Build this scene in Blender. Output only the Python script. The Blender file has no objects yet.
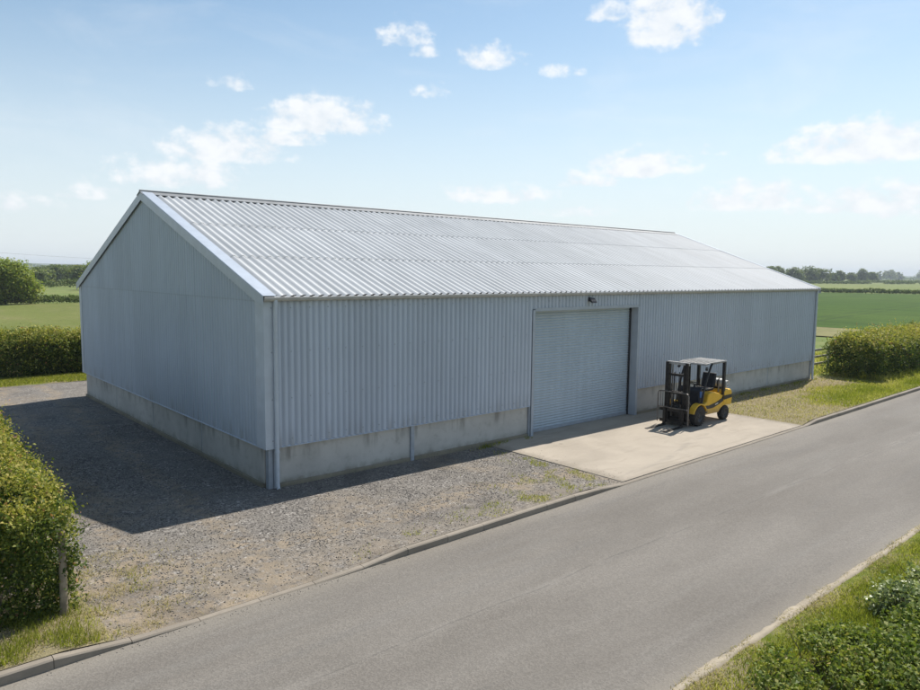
import bpy, math, random
import numpy as np
from mathutils import Vector, Matrix

SC = bpy.context.scene
COL = SC.collection
R = math.radians
rng = np.random.default_rng(7)
random.seed(7)

# ------------------------------------------------------------------ helpers
def tag(o, label=None, cat=None, group=None, kind=None):
    if label: o['label'] = label
    if cat: o['category'] = cat
    if group: o['group'] = group
    if kind: o['kind'] = kind
    return o

def empty(name, loc=(0, 0, 0), rz=0.0):
    o = bpy.data.objects.new(name, None)
    o.empty_display_size = 0.3
    COL.objects.link(o)
    o.location = loc
    o.rotation_euler = (0, 0, rz)
    return o

def link_mesh(name, me, mat, parent=None):
    o = bpy.data.objects.new(name, me)
    COL.objects.link(o)
    if mat is not None:
        me.materials.append(mat)
    if parent is not None:
        o.parent = parent
    return o

def np_obj(name, V, F, mat, parent=None, tint=None, smooth=False):
    """one mesh object from arrays: V (n,3), F (m,k)"""
    V = np.asarray(V, np.float32); F = np.asarray(F, np.int32)
    me = bpy.data.meshes.new(name)
    m, k = F.shape
    me.vertices.add(len(V)); me.vertices.foreach_set('co', V.ravel())
    me.loops.add(m * k); me.loops.foreach_set('vertex_index', F.ravel())
    me.polygons.add(m); me.polygons.foreach_set('loop_start', np.arange(0, m * k, k, dtype=np.int32))
    me.polygons.foreach_set('loop_total', np.full(m, k, np.int32))
    if smooth:
        me.polygons.foreach_set('use_smooth', np.ones(m, bool))
    me.update(calc_edges=True)
    if tint is not None:
        a = me.attributes.new('tint', 'FLOAT', 'POINT')
        a.data.foreach_set('value', np.asarray(tint, np.float32))
    return link_mesh(name, me, mat, parent)

class MB:
    """collects shapes that become one mesh object"""
    def __init__(s):
        s.v = []; s.f = []
    def add(s, vs, fs):
        b = len(s.v)
        s.v += [tuple(map(float, v)) for v in vs]
        s.f += [tuple(i + b for i in f) for f in fs]
        return s
    def box(s, x0, x1, y0, y1, z0, z1):
        v = [(x, y, z) for z in (z0, z1) for y in (y0, y1) for x in (x0, x1)]
        return s.add(v, [(0, 2, 3, 1), (4, 5, 7, 6), (0, 1, 5, 4), (2, 6, 7, 3), (0, 4, 6, 2), (1, 3, 7, 5)])
    def prism(s, prof, axis, a, b):
        """profile (list of 2D points) extruded along an axis from a to b"""
        n = len(prof)
        def P(p, t):
            return {'x': (t, p[0], p[1]), 'y': (p[0], t, p[1]), 'z': (p[0], p[1], t)}[axis]
        v = [P(p, a) for p in prof] + [P(p, b) for p in prof]
        f = [tuple(range(n))[::-1], tuple(range(n, 2 * n))]
        f += [(i, (i + 1) % n, n + (i + 1) % n, n + i) for i in range(n)]
        return s.add(v, f)
    def tube(s, pts, r, n=10, cap=True):
        pts = [Vector(p) for p in pts]
        rs = r if isinstance(r, (list, tuple)) else [r] * len(pts)
        v = []; f = []
        for i, p in enumerate(pts):
            if i == 0: d = pts[1] - p
            elif i == len(pts) - 1: d = p - pts[i - 1]
            else: d = (pts[i + 1] - p).normalized() + (p - pts[i - 1]).normalized()
            d.normalize()
            up = Vector((0, 0, 1)) if abs(d.z) < .9 else Vector((1, 0, 0))
            a = d.cross(up).normalized(); b = d.cross(a).normalized()
            for k in range(n):
                t = 2 * math.pi * k / n
                v.append(p + (a * math.cos(t) + b * math.sin(t)) * rs[i])
        for i in range(len(pts) - 1):
            for k in range(n):
                f.append((i * n + k, i * n + (k + 1) % n, (i + 1) * n + (k + 1) % n, (i + 1) * n + k))
        if cap:
            f.append(tuple(range(n))[::-1]); f.append(tuple((len(pts) - 1) * n + k for k in range(n)))
        return s.add(v, f)
    def lathe(s, prof, centre, axis='y', n=28):
        """profile [(radius, offset)] turned round an axis through centre, closed loop"""
        c = centre; m = len(prof); v = []; f = []
        for k in range(n):
            t = 2 * math.pi * k / n; ca, sa = math.cos(t), math.sin(t)
            for (r, o) in prof:
                if axis == 'y': v.append((c[0] + r * ca, c[1] + o, c[2] + r * sa))
                elif axis == 'x': v.append((c[0] + o, c[1] + r * ca, c[2] + r * sa))
                else: v.append((c[0] + r * ca, c[1] + r * sa, c[2] + o))
        for k in range(n):
            for j in range(m - 1):
                a = k * m + j; b = ((k + 1) % n) * m + j
                f.append((a, a + 1, b + 1, b))
        return s.add(v, f)
    def build(s, name, mat, parent=None, bevel=0, smooth=False, seg=2):
        me = bpy.data.meshes.new(name)
        me.from_pydata(s.v, [], s.f)
        import bmesh
        bm = bmesh.new(); bm.from_mesh(me)
        bmesh.ops.recalc_face_normals(bm, faces=bm.faces)
        bm.to_mesh(me); bm.free()
        if smooth:
            for p in me.polygons: p.use_smooth = True
        me.update()
        o = link_mesh(name, me, mat, parent)
        if bevel:
            m = o.modifiers.new('bevel', 'BEVEL'); m.width = bevel; m.segments = seg
            m.limit_method = 'ANGLE'; m.angle_limit = R(40)
        if smooth:
            try:
                me.set_sharp_from_angle(angle=R(42))
            except Exception:
                pass
        return o

# ------------------------------------------------------------------ materials
class NT:
    def __init__(s, name, world=False):
        if world:
            s.m = bpy.data.worlds.new(name)
        else:
            s.m = bpy.data.materials.new(name)
        s.m.use_nodes = True
        s.t = s.m.node_tree
        s.t.nodes.clear()
    def n(s, typ, ins=None, **props):
        nd = s.t.nodes.new(typ)
        for k, v in props.items():
            setattr(nd, k, v)
        for k, v in (ins or {}).items():
            sock = nd.inputs[k]
            if isinstance(v, bpy.types.NodeSocket): s.t.links.new(v, sock)
            else: sock.default_value = v
        return nd
    def math(s, op, a, b=0.0, clamp=False):
        nd = s.n('ShaderNodeMath', {0: a, 1: b}, operation=op); nd.use_clamp = clamp
        return nd.outputs[0]
    def vmath(s, op, a, b=(0, 0, 0)):
        return s.n('ShaderNodeVectorMath', {0: a, 1: b}, operation=op).outputs[0]
    def mix(s, f, a, b, mode='MIX'):
        nd = s.n('ShaderNodeMix', data_type='RGBA', blend_type=mode)
        for i, v in ((0, f), (6, a), (7, b)):
            if isinstance(v, bpy.types.NodeSocket): s.t.links.new(v, nd.inputs[i])
            else: nd.inputs[i].default_value = v if i == 0 else tuple(v)[:3] + (1,)
        return nd.outputs[2]
    def ramp(s, f, stops, interp='LINEAR'):
        nd = s.n('ShaderNodeValToRGB', {0: f})
        cr = nd.color_ramp; cr.interpolation = interp
        while len(cr.elements) > 1: cr.elements.remove(cr.elements[-1])
        for i, (p, c) in enumerate(stops):
            e = cr.elements[0] if i == 0 else cr.elements.new(p)
            e.position = p
            e.color = (c, c, c, 1) if isinstance(c, (int, float)) else tuple(c)[:3] + (1,)
        return nd.outputs[0]
    def sstep(s, x, lo, hi, t0=0.0, t1=1.0):
        nd = s.n('ShaderNodeMapRange', {0: x, 1: lo, 2: hi, 3: t0, 4: t1}, interpolation_type='SMOOTHSTEP')
        return nd.outputs[0]
    def pos(s):
        return s.n('ShaderNodeNewGeometry').outputs['Position']
    def obj(s):
        return s.n('ShaderNodeTexCoord').outputs['Object']
    def xyz(s, v):
        return s.n('ShaderNodeSeparateXYZ', {0: v}).outputs
    def scale(s, v, k):
        return s.vmath('MULTIPLY', v, k)
    def noise(s, v, sc, det=4, rough=.55, dist=0.0):
        return s.n('ShaderNodeTexNoise', {'Vector': v, 'Scale': sc, 'Detail': det, 'Roughness': rough, 'Distortion': dist}).outputs[0]
    def voro(s, v, sc, feature='F1', rand=1.0):
        return s.n('ShaderNodeTexVoronoi', {'Vector': v, 'Scale': sc, 'Randomness': rand}, feature=feature)
    def bump(s, h, strength=.3, dist=.02, normal=None):
        ins = {'Height': h, 'Strength': strength, 'Distance': dist}
        if normal is not None: ins['Normal'] = normal
        return s.n('ShaderNodeBump', ins).outputs[0]
    def bsdf(s, **ins):
        names = {'color': 'Base Color', 'rough': 'Roughness', 'metal': 'Metallic', 'normal': 'Normal', 'spec': 'Specular IOR Level',
                 'alpha': 'Alpha', 'coat': 'Coat Weight'}
        d = {}
        for k, v in ins.items():
            if k == 'color' and not isinstance(v, bpy.types.NodeSocket): v = tuple(v)[:3] + (1,)
            d[names[k]] = v
        return s.n('ShaderNodeBsdfPrincipled', d).outputs[0]
    def out(s, surf=None, vol=None):
        o = s.n('ShaderNodeOutputMaterial')
        if surf is not None: s.t.links.new(surf, o.inputs['Surface'])
        if vol is not None: s.t.links.new(vol, o.inputs['Volume'])
        return s.m

def hexc(h):
    h = h.lstrip('#'); c = [int(h[i:i + 2], 16) / 255 for i in (0, 2, 4)]
    return tuple(x / 12.92 if x <= .04045 else ((x + .055) / 1.055) ** 2.4 for x in c)

def mat_cladding(name, base, stain=.08, rough=.5, metal=.0, dirt_z=None, seams=False):
    """painted profiled sheet: faint per-sheet tone, streaks running down, dust"""
    k = NT(name); p = k.pos()
    at = k.n('ShaderNodeAttribute', attribute_name='tint').outputs['Fac']
    streak = k.noise(k.scale(p, (1, 1, .06)), 5.5, 4, .6)
    blot = k.noise(p, .55, 5, .6)
    f = k.math('ADD', k.math('MULTIPLY', streak, .55), k.math('MULTIPLY', blot, .45))
    c = k.mix(k.sstep(f, .3, .72), tuple(x * (1 - stain) for x in base), tuple(x * (1 + stain * .6) for x in base))
    c = k.mix(1.0, c, k.ramp(at, [(0, .955), (1, 1.035)]), 'MULTIPLY')
    if seams:      # end lap's shadow line painted into the colour, thin dark joints at side laps
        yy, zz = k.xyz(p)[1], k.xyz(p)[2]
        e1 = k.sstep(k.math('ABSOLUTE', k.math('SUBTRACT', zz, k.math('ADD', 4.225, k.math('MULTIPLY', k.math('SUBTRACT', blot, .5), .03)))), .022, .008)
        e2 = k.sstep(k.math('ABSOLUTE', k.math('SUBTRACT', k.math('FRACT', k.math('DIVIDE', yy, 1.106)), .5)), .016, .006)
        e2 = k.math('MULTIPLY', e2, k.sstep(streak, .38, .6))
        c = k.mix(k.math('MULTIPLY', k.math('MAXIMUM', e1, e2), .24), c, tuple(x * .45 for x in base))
    if dirt_z is not None:
        z = k.xyz(p)[2]
        d = k.math('MULTIPLY', k.sstep(z, dirt_z + .55, dirt_z), k.sstep(streak, .42, .72))
        c = k.mix(k.math('MULTIPLY', d, .45), c, (.21, .19, .16))
    rgh = k.math('ADD', rough - .06, k.math('MULTIPLY', blot, .14))
    b = k.bump(k.noise(p, 3.0, 3), .06, .02)
    return k.out(k.bsdf(color=c, rough=rgh, metal=metal, normal=b, spec=.35))

def mat_roof():
    k = NT('roof_sheet'); p = k.pos()
    at = k.n('ShaderNodeAttribute', attribute_name='tint').outputs['Fac']
    blot = k.noise(k.scale(p, (1, .35, .35)), 1.6, 5, .62)
    streak = k.noise(k.scale(p, (1, .05, .05)), 7, 4, .6)
    base = k.mix(k.sstep(k.math('ADD', k.math('MULTIPLY', blot, .5), k.math('MULTIPLY', streak, .5)), .34, .66), (.43, .448, .458), (.53, .548, .56))
    c = k.mix(1.0, base, k.ramp(at, [(0, .86), (1, 1.08)]), 'MULTIPLY')
    spots = k.sstep(k.noise(p, 9, 5, .7), .62, .74)
    c = k.mix(k.math('MULTIPLY', spots, .25), c, (.30, .30, .28))
    return k.out(k.bsdf(color=c, rough=k.math('ADD', .52, k.math('MULTIPLY', blot, .2)), metal=0.0, spec=.22,
                        normal=k.bump(k.noise(p, 4, 3), .05, .02)))

def mat_plain(name, c, rough=.5, metal=0.0, var=.12, sc=6, spec=.4, coat=0.0, bump=.0):
    k = NT(name); p = k.obj()
    n = k.noise(p, sc, 5, .6)
    col = k.mix(k.sstep(n, .3, .7), tuple(x * (1 - var) for x in c), tuple(min(1, x * (1 + var)) for x in c))
    rg = k.math('ADD', rough - .08, k.math('MULTIPLY', k.noise(p, sc * 2.3, 4), .16))
    d = dict(color=col, rough=rg, metal=metal, spec=spec)
    if coat: d['coat'] = coat
    if bump: d['normal'] = k.bump(k.noise(p, sc * 4, 4), bump, .01)
    return k.out(k.bsdf(**d))

def mat_concrete(name, c, stain=(.16, .15, .12), green=None, low=None, sc=1.0):
    k = NT(name); p = k.pos()
    big = k.noise(p, .55 * sc, 6, .62, .4)
    mid = k.noise(p, 4 * sc, 6, .65)
    fine = k.noise(p, 60, 3, .6)
    col = k.mix(k.sstep(big, .32, .68), tuple(x * .84 for x in c), tuple(x * 1.08 for x in c))
    col = k.mix(k.math('MULTIPLY', k.sstep(mid, .5, .75), .35), col, stain)
    col = k.mix(k.math('MULTIPLY', k.sstep(fine, .35, .75), .18), col, tuple(x * .7 for x in c))
    if low is not None:
        z = k.xyz(p)[2]
        st = k.noise(k.scale(p, (1, 1, .12)), 3.2, 5, .65)
        d = k.math('MULTIPLY', k.sstep(st, .47, .7), k.sstep(z, low, low + .35))
        col = k.mix(k.math('MULTIPLY', d, .55), col, (.13, .12, .10))
        d2 = k.math('MULTIPLY', k.sstep(mid, .3, .6), k.sstep(z, .30, .04))
        col = k.mix(k.math('MULTIPLY', d2, .6), col, (.15, .14, .08))
    h = k.math('ADD', k.math('MULTIPLY', mid, .6), k.math('MULTIPLY', fine, .4))
    return k.out(k.bsdf(color=col, rough=.88, spec=.2, normal=k.bump(h, .35, .012)))

def mat_apron():
    k = NT('apron_concrete'); p = k.pos(); x, y, z = k.xyz(p)
    c = (.385, .336, .272)
    big = k.noise(p, .45, 6, .6, .6)
    brush = k.noise(k.scale(p, (.35, 1.5, 1)), 1.9, 6, .66, .8)
    fine = k.noise(p, 70, 3, .65)
    spots = k.voro(p, 1.3).outputs['Distance']
    col = k.mix(k.sstep(big, .3, .7), tuple(q * .87 for q in c), tuple(q * 1.07 for q in c))
    col = k.mix(k.math('MULTIPLY', k.sstep(brush, .5, .72), .5), col, (.27, .235, .185))
    col = k.mix(k.math('MULTIPLY', k.sstep(brush, .42, .26), .4), col, (.48, .415, .34))
    sp = k.math('MULTIPLY', k.sstep(k.math('ADD', spots, k.math('MULTIPLY', k.noise(p, 14, 4), .16)), .17, .11), k.sstep(k.noise(p, .8, 2), .5, .6))
    col = k.mix(k.math('MULTIPLY', sp, .7), col, (.13, .11, .10))
    # dirt washed along the slab's edges
    e = k.math('MINIMUM', k.math('SUBTRACT', x, 6.72), k.math('MINIMUM', k.math('SUBTRACT', 16.6, x), k.math('ADD', y, 4.82)))
    ed = k.sstep(k.math('ADD', e, k.math('MULTIPLY', brush, -.45)), .18, -.2)
    col = k.mix(k.math('MULTIPLY', ed, .6), col, (.22, .19, .15))
    col = k.mix(k.math('MULTIPLY', k.sstep(fine, .45, .8), .25), col, tuple(q * .62 for q in c))
    # tyre scuffs left by the truck turning
    r1 = k.math('ABSOLUTE', k.math('SUBTRACT', k.math('ADD', k.math('MULTIPLY', k.math('SUBTRACT', x, 12.5), .22), k.math('MULTIPLY', k.math('SUBTRACT', k.noise(p, .35, 2), .5), 1.2)), k.math('ADD', y, 3.4)))
    col = k.mix(k.math('MULTIPLY', k.math('MULTIPLY', k.sstep(r1, .16, .04), k.sstep(brush, .4, .6)), .35), col, (.24, .22, .19))
    h = k.math('ADD', k.math('MULTIPLY', brush, .4), k.math('MULTIPLY', fine, .6))
    return k.out(k.bsdf(color=col, rough=.9, spec=.2, normal=k.bump(h, .3, .01)))

def mat_road():
    k = NT('road_asphalt'); p = k.pos(); x, y, z = k.xyz(p)
    big = k.noise(k.scale(p, (.3, 1, 1)), .5, 5, .6, .3)
    lane = k.noise(k.scale(p, (.06, 1, 1)), 1.1, 5, .65)
    v = k.voro(p, 46)
    agg = k.xyz(v.outputs['Color'])[0]
    fine = k.noise(p, 120, 2, .6)
    base = k.mix(k.sstep(big, .32, .68), (.150, .136, .118), (.192, .176, .154))
    base = k.mix(k.math('MULTIPLY', k.sstep(lane, .5, .68), .3), base, (.22, .21, .19))
    base = k.mix(k.math('MULTIPLY', k.sstep(lane, .47, .3), .45), base, (.150, .142, .130))
    # chippings of the surface dressing
    base = k.mix(1.0, base, k.ramp(agg, [(0, .85), (.55, 1.0), (1, 1.15)]), 'MULTIPLY')
    # lengthwise construction joint, slightly wandering, a thin dark crack and a worn pale band
    wy = k.math('ADD', y, k.math('MULTIPLY', k.math('SUBTRACT', k.noise(p, .5, 3), .5), .25))
    j = k.math('ABSOLUTE', k.math('ADD', wy, 7.35))
    base = k.mix(k.math('MULTIPLY', k.math('MULTIPLY', k.sstep(j, .14, .02), k.sstep(k.noise(p, .6, 3), .4, .6)), .14), base, (.33, .31, .28))
    base = k.mix(k.math('MULTIPLY', k.math('MULTIPLY', k.sstep(j, .022, .006), k.sstep(k.noise(p, 1.4, 2), .42, .55)), .35), base, (.07, .068, .062))
    # silt along both edges
    e1 = k.sstep(k.math('ADD', k.math('SUBTRACT', k.math('ADD', y, 5.0), k.math('MULTIPLY', x, .02)), k.math('MULTIPLY', lane, .35)), -.35, .25)
    e2 = k.sstep(k.math('SUBTRACT', y, k.math('MULTIPLY', lane, .5)), -10.05, -10.45)
    e = k.math('MAXIMUM', e1, e2)
    base = k.mix(k.math('MULTIPLY', e, .4), base, (.26, .232, .188))
    # polished wheel paths, oil spots and grit
    tr = None
    for yc in (-6.0, -6.95, -8.1, -9.2):
        q = k.sstep(k.math('ABSOLUTE', k.math('ADD', wy, -yc)), .42, .08)
        tr = q if tr is None else k.math('MAXIMUM', tr, q)
    base = k.mix(k.math('MULTIPLY', k.math('MULTIPLY', tr, k.sstep(lane, .3, .6)), .2), base, (.135, .123, .108))
    oil = k.math('MULTIPLY', k.sstep(k.math('ADD', k.voro(p, .9).outputs['Distance'], k.math('MULTIPLY', k.noise(p, 9, 4), .14)), .16, .10), k.sstep(k.noise(p, .35, 2), .5, .62))
    base = k.mix(k.math('MULTIPLY', oil, .45), base, (.075, .07, .065))
    grit = k.math('MULTIPLY', k.sstep(k.voro(p, 14).outputs['Distance'], .09, .04), k.sstep(k.noise(p, .9, 4, .7), .5, .7))
    base = k.mix(k.math('MULTIPLY', grit, .5), base, (.40, .36, .30))
    pale = k.sstep(k.noise(p, 1.9, 5, .7), .66, .78)
    base = k.mix(k.math('MULTIPLY', pale, .35), base, (.36, .34, .31))
    h = k.math('ADD', v.outputs['Distance'], k.math('MULTIPLY', fine, .25))
    return k.out(k.bsdf(color=base, rough=.87, spec=.25, normal=k.bump(h, .3, .01)))

def mat_gravel(name='gravel'):
    k = NT(name); p = k.pos(); x, y, z = k.xyz(p)
    wp = k.vmath('ADD', p, k.scale(k.n('ShaderNodeTexNoise', {'Vector': p, 'Scale': 8.0}).outputs['Color'], (.05, .05, .05)))
    v = k.voro(wp, 27); v2 = k.voro(wp, 58)
    a = k.xyz(v.outputs['Color'])[0]; a2 = k.xyz(v2.outputs['Color'])[1]
    st = k.ramp(a, [(0, (.085, .078, .071)), (.3, (.140, .128, .115)), (.62, (.195, .179, .160)), (.9, (.27, .25, .225)), (1, (.40, .375, .34))])
    st2 = k.ramp(a2, [(0, (.10, .092, .082)), (.5, (.172, .157, .138)), (1, (.27, .25, .22))])
    big = k.noise(p, .33, 6, .62, .8)
    mid = k.noise(p, 1.3, 6, .68, .5)
    small = k.noise(p, 4.5, 5, .7)
    col = k.mix(k.sstep(k.math('ADD', k.math('MULTIPLY', mid, .6), k.math('MULTIPLY', small, .4)), .44, .58), st, st2)
    # where wheels pass the stone is pressed into tan fines: a pair of ruts bending in from the dropped kerb
    bend = k.math('ADD', -2.75, k.math('ADD', k.math('MULTIPLY', k.math('ADD', y, 4.0), .05), k.math('MULTIPLY', k.math('SUBTRACT', k.noise(p, .28, 2), .5), 1.6)))
    rut = k.math('ABSOLUTE', k.math('SUBTRACT', k.math('ABSOLUTE', k.math('SUBTRACT', x, bend)), .82))
    rut = k.sstep(rut, .42, .06)
    along = k.sstep(k.math('ABSOLUTE', k.math('ADD', y, k.math('ADD', 3.1, k.math('MULTIPLY', k.math('SUBTRACT', big, .5), 2.6)))), .55, .1)
    nearroad = k.sstep(k.math('ADD', y, k.math('MULTIPLY', k.math('SUBTRACT', mid, .5), 3.0)), -2.4, -4.7)
    west = k.sstep(x, 2.5, -3.0)
    m = k.math('ADD', k.math('MULTIPLY', nearroad, k.math('ADD', .35, k.math('MULTIPLY', west, .45))), k.math('MULTIPLY', k.math('MAXIMUM', k.math('MULTIPLY', rut, .8), k.math('MULTIPLY', along, .75)), k.sstep(small, .36, .56)))
    m = k.math('ADD', m, k.math('MULTIPLY', k.sstep(big, .50, .66), .6))
    m = k.math('ADD', m, k.math('MULTIPLY', k.math('MULTIPLY', k.sstep(x, -1.8, -4.4), k.sstep(y, -1.2, -3.0)), k.sstep(mid, .38, .6)))
    m = k.math('MULTIPLY', k.math('MINIMUM', m, 1.0), k.sstep(k.math('ADD', small, k.math('MULTIPLY', mid, .5)), .52, .84))
    tan = k.mix(k.sstep(k.noise(p, 2.4, 4, .6), .35, .68), (.215, .178, .132), (.32, .255, .178))
    col = k.mix(k.math('MULTIPLY', m, .84), col, tan)
    dark = k.math('MULTIPLY', k.sstep(k.noise(p, .7, 5, .6), .52, .66), .55)
    col = k.mix(dark, col, k.mix(1.0, col, (.62, .62, .64), 'MULTIPLY'))
    # pale dusty windrows
    col = k.mix(k.math('MULTIPLY', k.sstep(k.noise(k.scale(p, (.5, 1.6, 1)), .8, 5, .66), .58, .72), .35), col, (.30, .275, .24))
    h = k.math('SUBTRACT', k.math('MULTIPLY', mid, .6), k.math('ADD', k.math('MULTIPLY', v.outputs['Distance'], .5), k.math('MULTIPLY', v2.outputs['Distance'], .3)))
    h = k.math('SUBTRACT', h, k.math('MULTIPLY', rut, .35))
    return k.out(k.bsdf(color=col, rough=.92, spec=.15, normal=k.bump(h, .55, .03)))

def mat_verge():
    k = NT('verge_turf'); p = k.pos(); x, y, z = k.xyz(p)
    n1 = k.noise(p, .55, 6, .65, .5); n2 = k.noise(p, 5, 6, .7); n3 = k.noise(k.scale(p, (1, 1, .2)), 40, 3, .7)
    g = k.mix(k.sstep(n2, .3, .7), (.10, .13, .024), (.21, .225, .05))
    d = k.mix(k.sstep(n3, .3, .7), (.20, .155, .10), (.37, .305, .205))
    # bare, dried-out ground between the shed and the hedge
    nn = k.math('MULTIPLY', k.math('SUBTRACT', n1, .5), 3.0)
    d1 = k.sstep(k.math('ADD', k.math('ADD', y, 2.0), nn), -.2, .5)
    d2 = k.sstep(k.math('ADD', k.math('SUBTRACT', 23.3, x), k.math('MULTIPLY', nn, 2.2)), -.8, 2.2)
    dry = k.math('MULTIPLY', k.math('MAXIMUM', d1, k.math('MULTIPLY', d2, .85)), k.math('MULTIPLY', k.sstep(x, 15, 16.2), k.sstep(x, 30, 28)))
    dry = k.math('MAXIMUM', dry, k.math('MULTIPLY', k.sstep(n1, k.sstep(x, 0, 12, .44, .56), k.sstep(x, 0, 12, .56, .70)), k.sstep(x, 0, 12, .85, .5)))
    col = k.mix(k.math('MULTIPLY', dry, .9), g, d)
    return k.out(k.bsdf(color=col, rough=.95, spec=.1, normal=k.bump(k.math('ADD', n3, n2), .7, .05)))

def mat_field(name, a, b, c, sc=1.0, tram=None, fine=2.2):
    k = NT(name); p = k.pos(); x, y, z = k.xyz(p)
    n1 = k.noise(p, .018 * sc, 5, .6, .6); n2 = k.noise(k.scale(p, (1, .5, 1)), .17 * sc, 5, .65, .3); n3 = k.noise(p, fine, 5, .72)
    col = k.mix(k.sstep(n1, .32, .68), a, b)
    col = k.mix(k.math('MULTIPLY', k.sstep(n2, .42, .68), .75), col, c)
    col = k.mix(1.0, col, k.ramp(n3, [(.25, .72), (.5, 1.0), (.78, 1.3)]), 'MULTIPLY')
    if tram is not None:
        # paired wheel tracks pressed into the crop
        ang, off, per = tram
        u = k.math('ADD', k.math('MULTIPLY', x, -math.sin(ang)), k.math('MULTIPLY', y, math.cos(ang)))
        u = k.math('ADD', u, k.math('MULTIPLY', k.math('SUBTRACT', k.noise(p, .006, 1), .5), 5))
        w = k.math('ABSOLUTE', k.math('SUBTRACT', k.math('FRACT', k.math('DIVIDE', k.math('ADD', u, off), per)), .5))
        w = k.math('MULTIPLY', w, per)
        t = k.math('MAXIMUM', k.sstep(k.math('ABSOLUTE', k.math('SUBTRACT', w, .95)), .38, .12), 0)
        t = k.math('MULTIPLY', t, k.sstep(n2, .3, .55))
        col = k.mix(k.math('MULTIPLY', t, .6), col, (.03, .05, .018))
    return k.out(k.bsdf(color=col, rough=.95, spec=.08, normal=k.bump(k.math('ADD', n3, n2), .6, .12)))

def mat_leaf(name, stops, trans=.22, rough=.5, spec=.35):
    k = NT(name)
    at = k.n('ShaderNodeAttribute', attribute_name='tint').outputs['Fac']
    col = k.ramp(at, stops)
    b = k.bsdf(color=col, rough=rough, spec=spec)
    t = k.n('ShaderNodeBsdfTranslucent', {'Color': k.mix(1.0, col, (1.25, 1.35, .7), 'MULTIPLY')}).outputs[0]
    return k.out(k.n('ShaderNodeMixShader', {0: trans, 1: b, 2: t}).outputs[0])

M = {}
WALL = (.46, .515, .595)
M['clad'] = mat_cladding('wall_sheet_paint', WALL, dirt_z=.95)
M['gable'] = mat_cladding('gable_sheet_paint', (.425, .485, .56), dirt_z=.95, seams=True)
M['trim'] = mat_plain('trim_paint', (.48, .53, .595), .45, 0, .06, 3)
M['barge'] = mat_plain('barge_paint', (.43, .475, .535), .38, .1, .06, 3)
M['ridge'] = mat_plain('ridge_metal', (.20, .21, .22), .6, .0, .12, 3)
M['gutter'] = mat_plain('gutter_plastic', (.40, .40, .39), .5, 0, .1, 4)
M['steel'] = mat_plain('galvanised_post', (.36, .40, .45), .48, .2, .1, 5)
M['screw'] = mat_plain('screw_heads', (.24, .265, .30), .5, .3)
M['jamb'] = mat_plain('jamb_paint', (.36, .40, .45), .5, 0, .06, 3)
M['roof'] = mat_roof()
M['plinth'] = mat_concrete('plinth_concrete', (.50, .49, .46), low=.45)
M['footing'] = mat_concrete('footing_concrete', (.25, .225, .17), stain=(.10, .10, .05), sc=2)
M['door'] = mat_cladding('shutter_paint', (.42, .49, .55), stain=.1, rough=.42)
M['dark'] = mat_plain('dark_metal', (.028, .028, .03), .5, .3, .2, 8)
M['lens'] = mat_plain('lamp_glass', (.55, .55, .55), .15, .0, .05, 8)
M['kerb'] = mat_concrete('kerb_concrete', (.275, .24, .195), sc=2)
M['edging'] = mat_concrete('edging_concrete', (.36, .31, .235), sc=4)
M['apron'] = mat_apron()
M['road'] = mat_road()
M['gravel'] = mat_gravel()
M['verge'] = mat_verge()
k = NT('yellow_paint'); p = k.obj(); zc_ = k.xyz(p)[2]
g1 = k.noise(p, 5, 6, .68); g2 = k.noise(k.scale(p, (1, 1, .25)), 16, 5, .7); g3 = k.noise(k.scale(p, (.3, 1, 4)), 24, 4, .7)
c = k.mix(k.sstep(g1, .3, .7), (.64, .375, .018), (.72, .43, .025))
c = k.mix(k.math('MULTIPLY', k.sstep(g2, .5, .72), .35), c, (.30, .17, .05))
c = k.mix(k.math('MULTIPLY', k.sstep(g3, .62, .72), .5), c, (.16, .12, .08))
c = k.mix(k.math('MULTIPLY', k.sstep(k.math('ADD', zc_, k.math('MULTIPLY', k.math('SUBTRACT', g1, .5), .6)), .62, .30), .6), c, (.17, .13, .09))
M['yellow'] = k.out(k.bsdf(color=c, rough=k.math('ADD', .34, k.math('MULTIPLY', g2, .35)), spec=.45))
M['black'] = mat_plain('black_paint', (.022, .022, .024), .42, .1, .25, 6)
M['mast'] = mat_plain('greasy_mast_steel', (.035, .031, .028), .5, .4, .35, 9)
M['rub'] = mat_plain('worn_tyre_rubber', (.035, .034, .033), .82, 0, .25, 14, .25, 0, .2)
M['rim'] = mat_plain('rim_paint', (.05, .05, .05), .55, .2, .3, 12)
M['seat'] = mat_plain('seat_vinyl', (.016, .019, .028), .55, 0, .2, 9)
M['guard'] = mat_plain('guard_top_dusty', (.25, .245, .235), .6, .0, .25, 9)
M['guardbar'] = mat_plain('guard_bars', (.38, .375, .36), .6, .0, .2, 9)
M['gas'] = mat_plain('gas_bottle_grey', (.62, .62, .60), .4, .1, .12, 7)
M['blue'] = mat_plain('blue_plastic', (.05, .16, .42), .4, 0, .15, 8)
M['pale'] = mat_plain('pale_decal', (.55, .53, .45), .5, 0, .05, 8)
M['wear'] = mat_plain('worn_steel', (.17, .16, .15), .42, .6, .3, 12)
M['wood'] = mat_plain('weathered_wood', (.50, .46, .40), .9, 0, .25, 7, .15, 0, .4)
M['post'] = mat_plain('post_wood', (.27, .225, .165), .9, 0, .3, 7, .15, 0, .4)
M['bark'] = mat_plain('bark', (.10, .082, .06), .95, 0, .35, 5, .1, 0, .5)
M['cable'] = mat_plain('cable', (.05, .05, .05), .6)
M['hedge'] = mat_leaf('hedge_leaves', [(0, (.030, .055, .013)), (.4, (.10, .145, .027)), (.68, (.335, .33, .066)), (.94, (.48, .40, .13)), (1, (.36, .19, .10))], .32, .6, .2)
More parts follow.
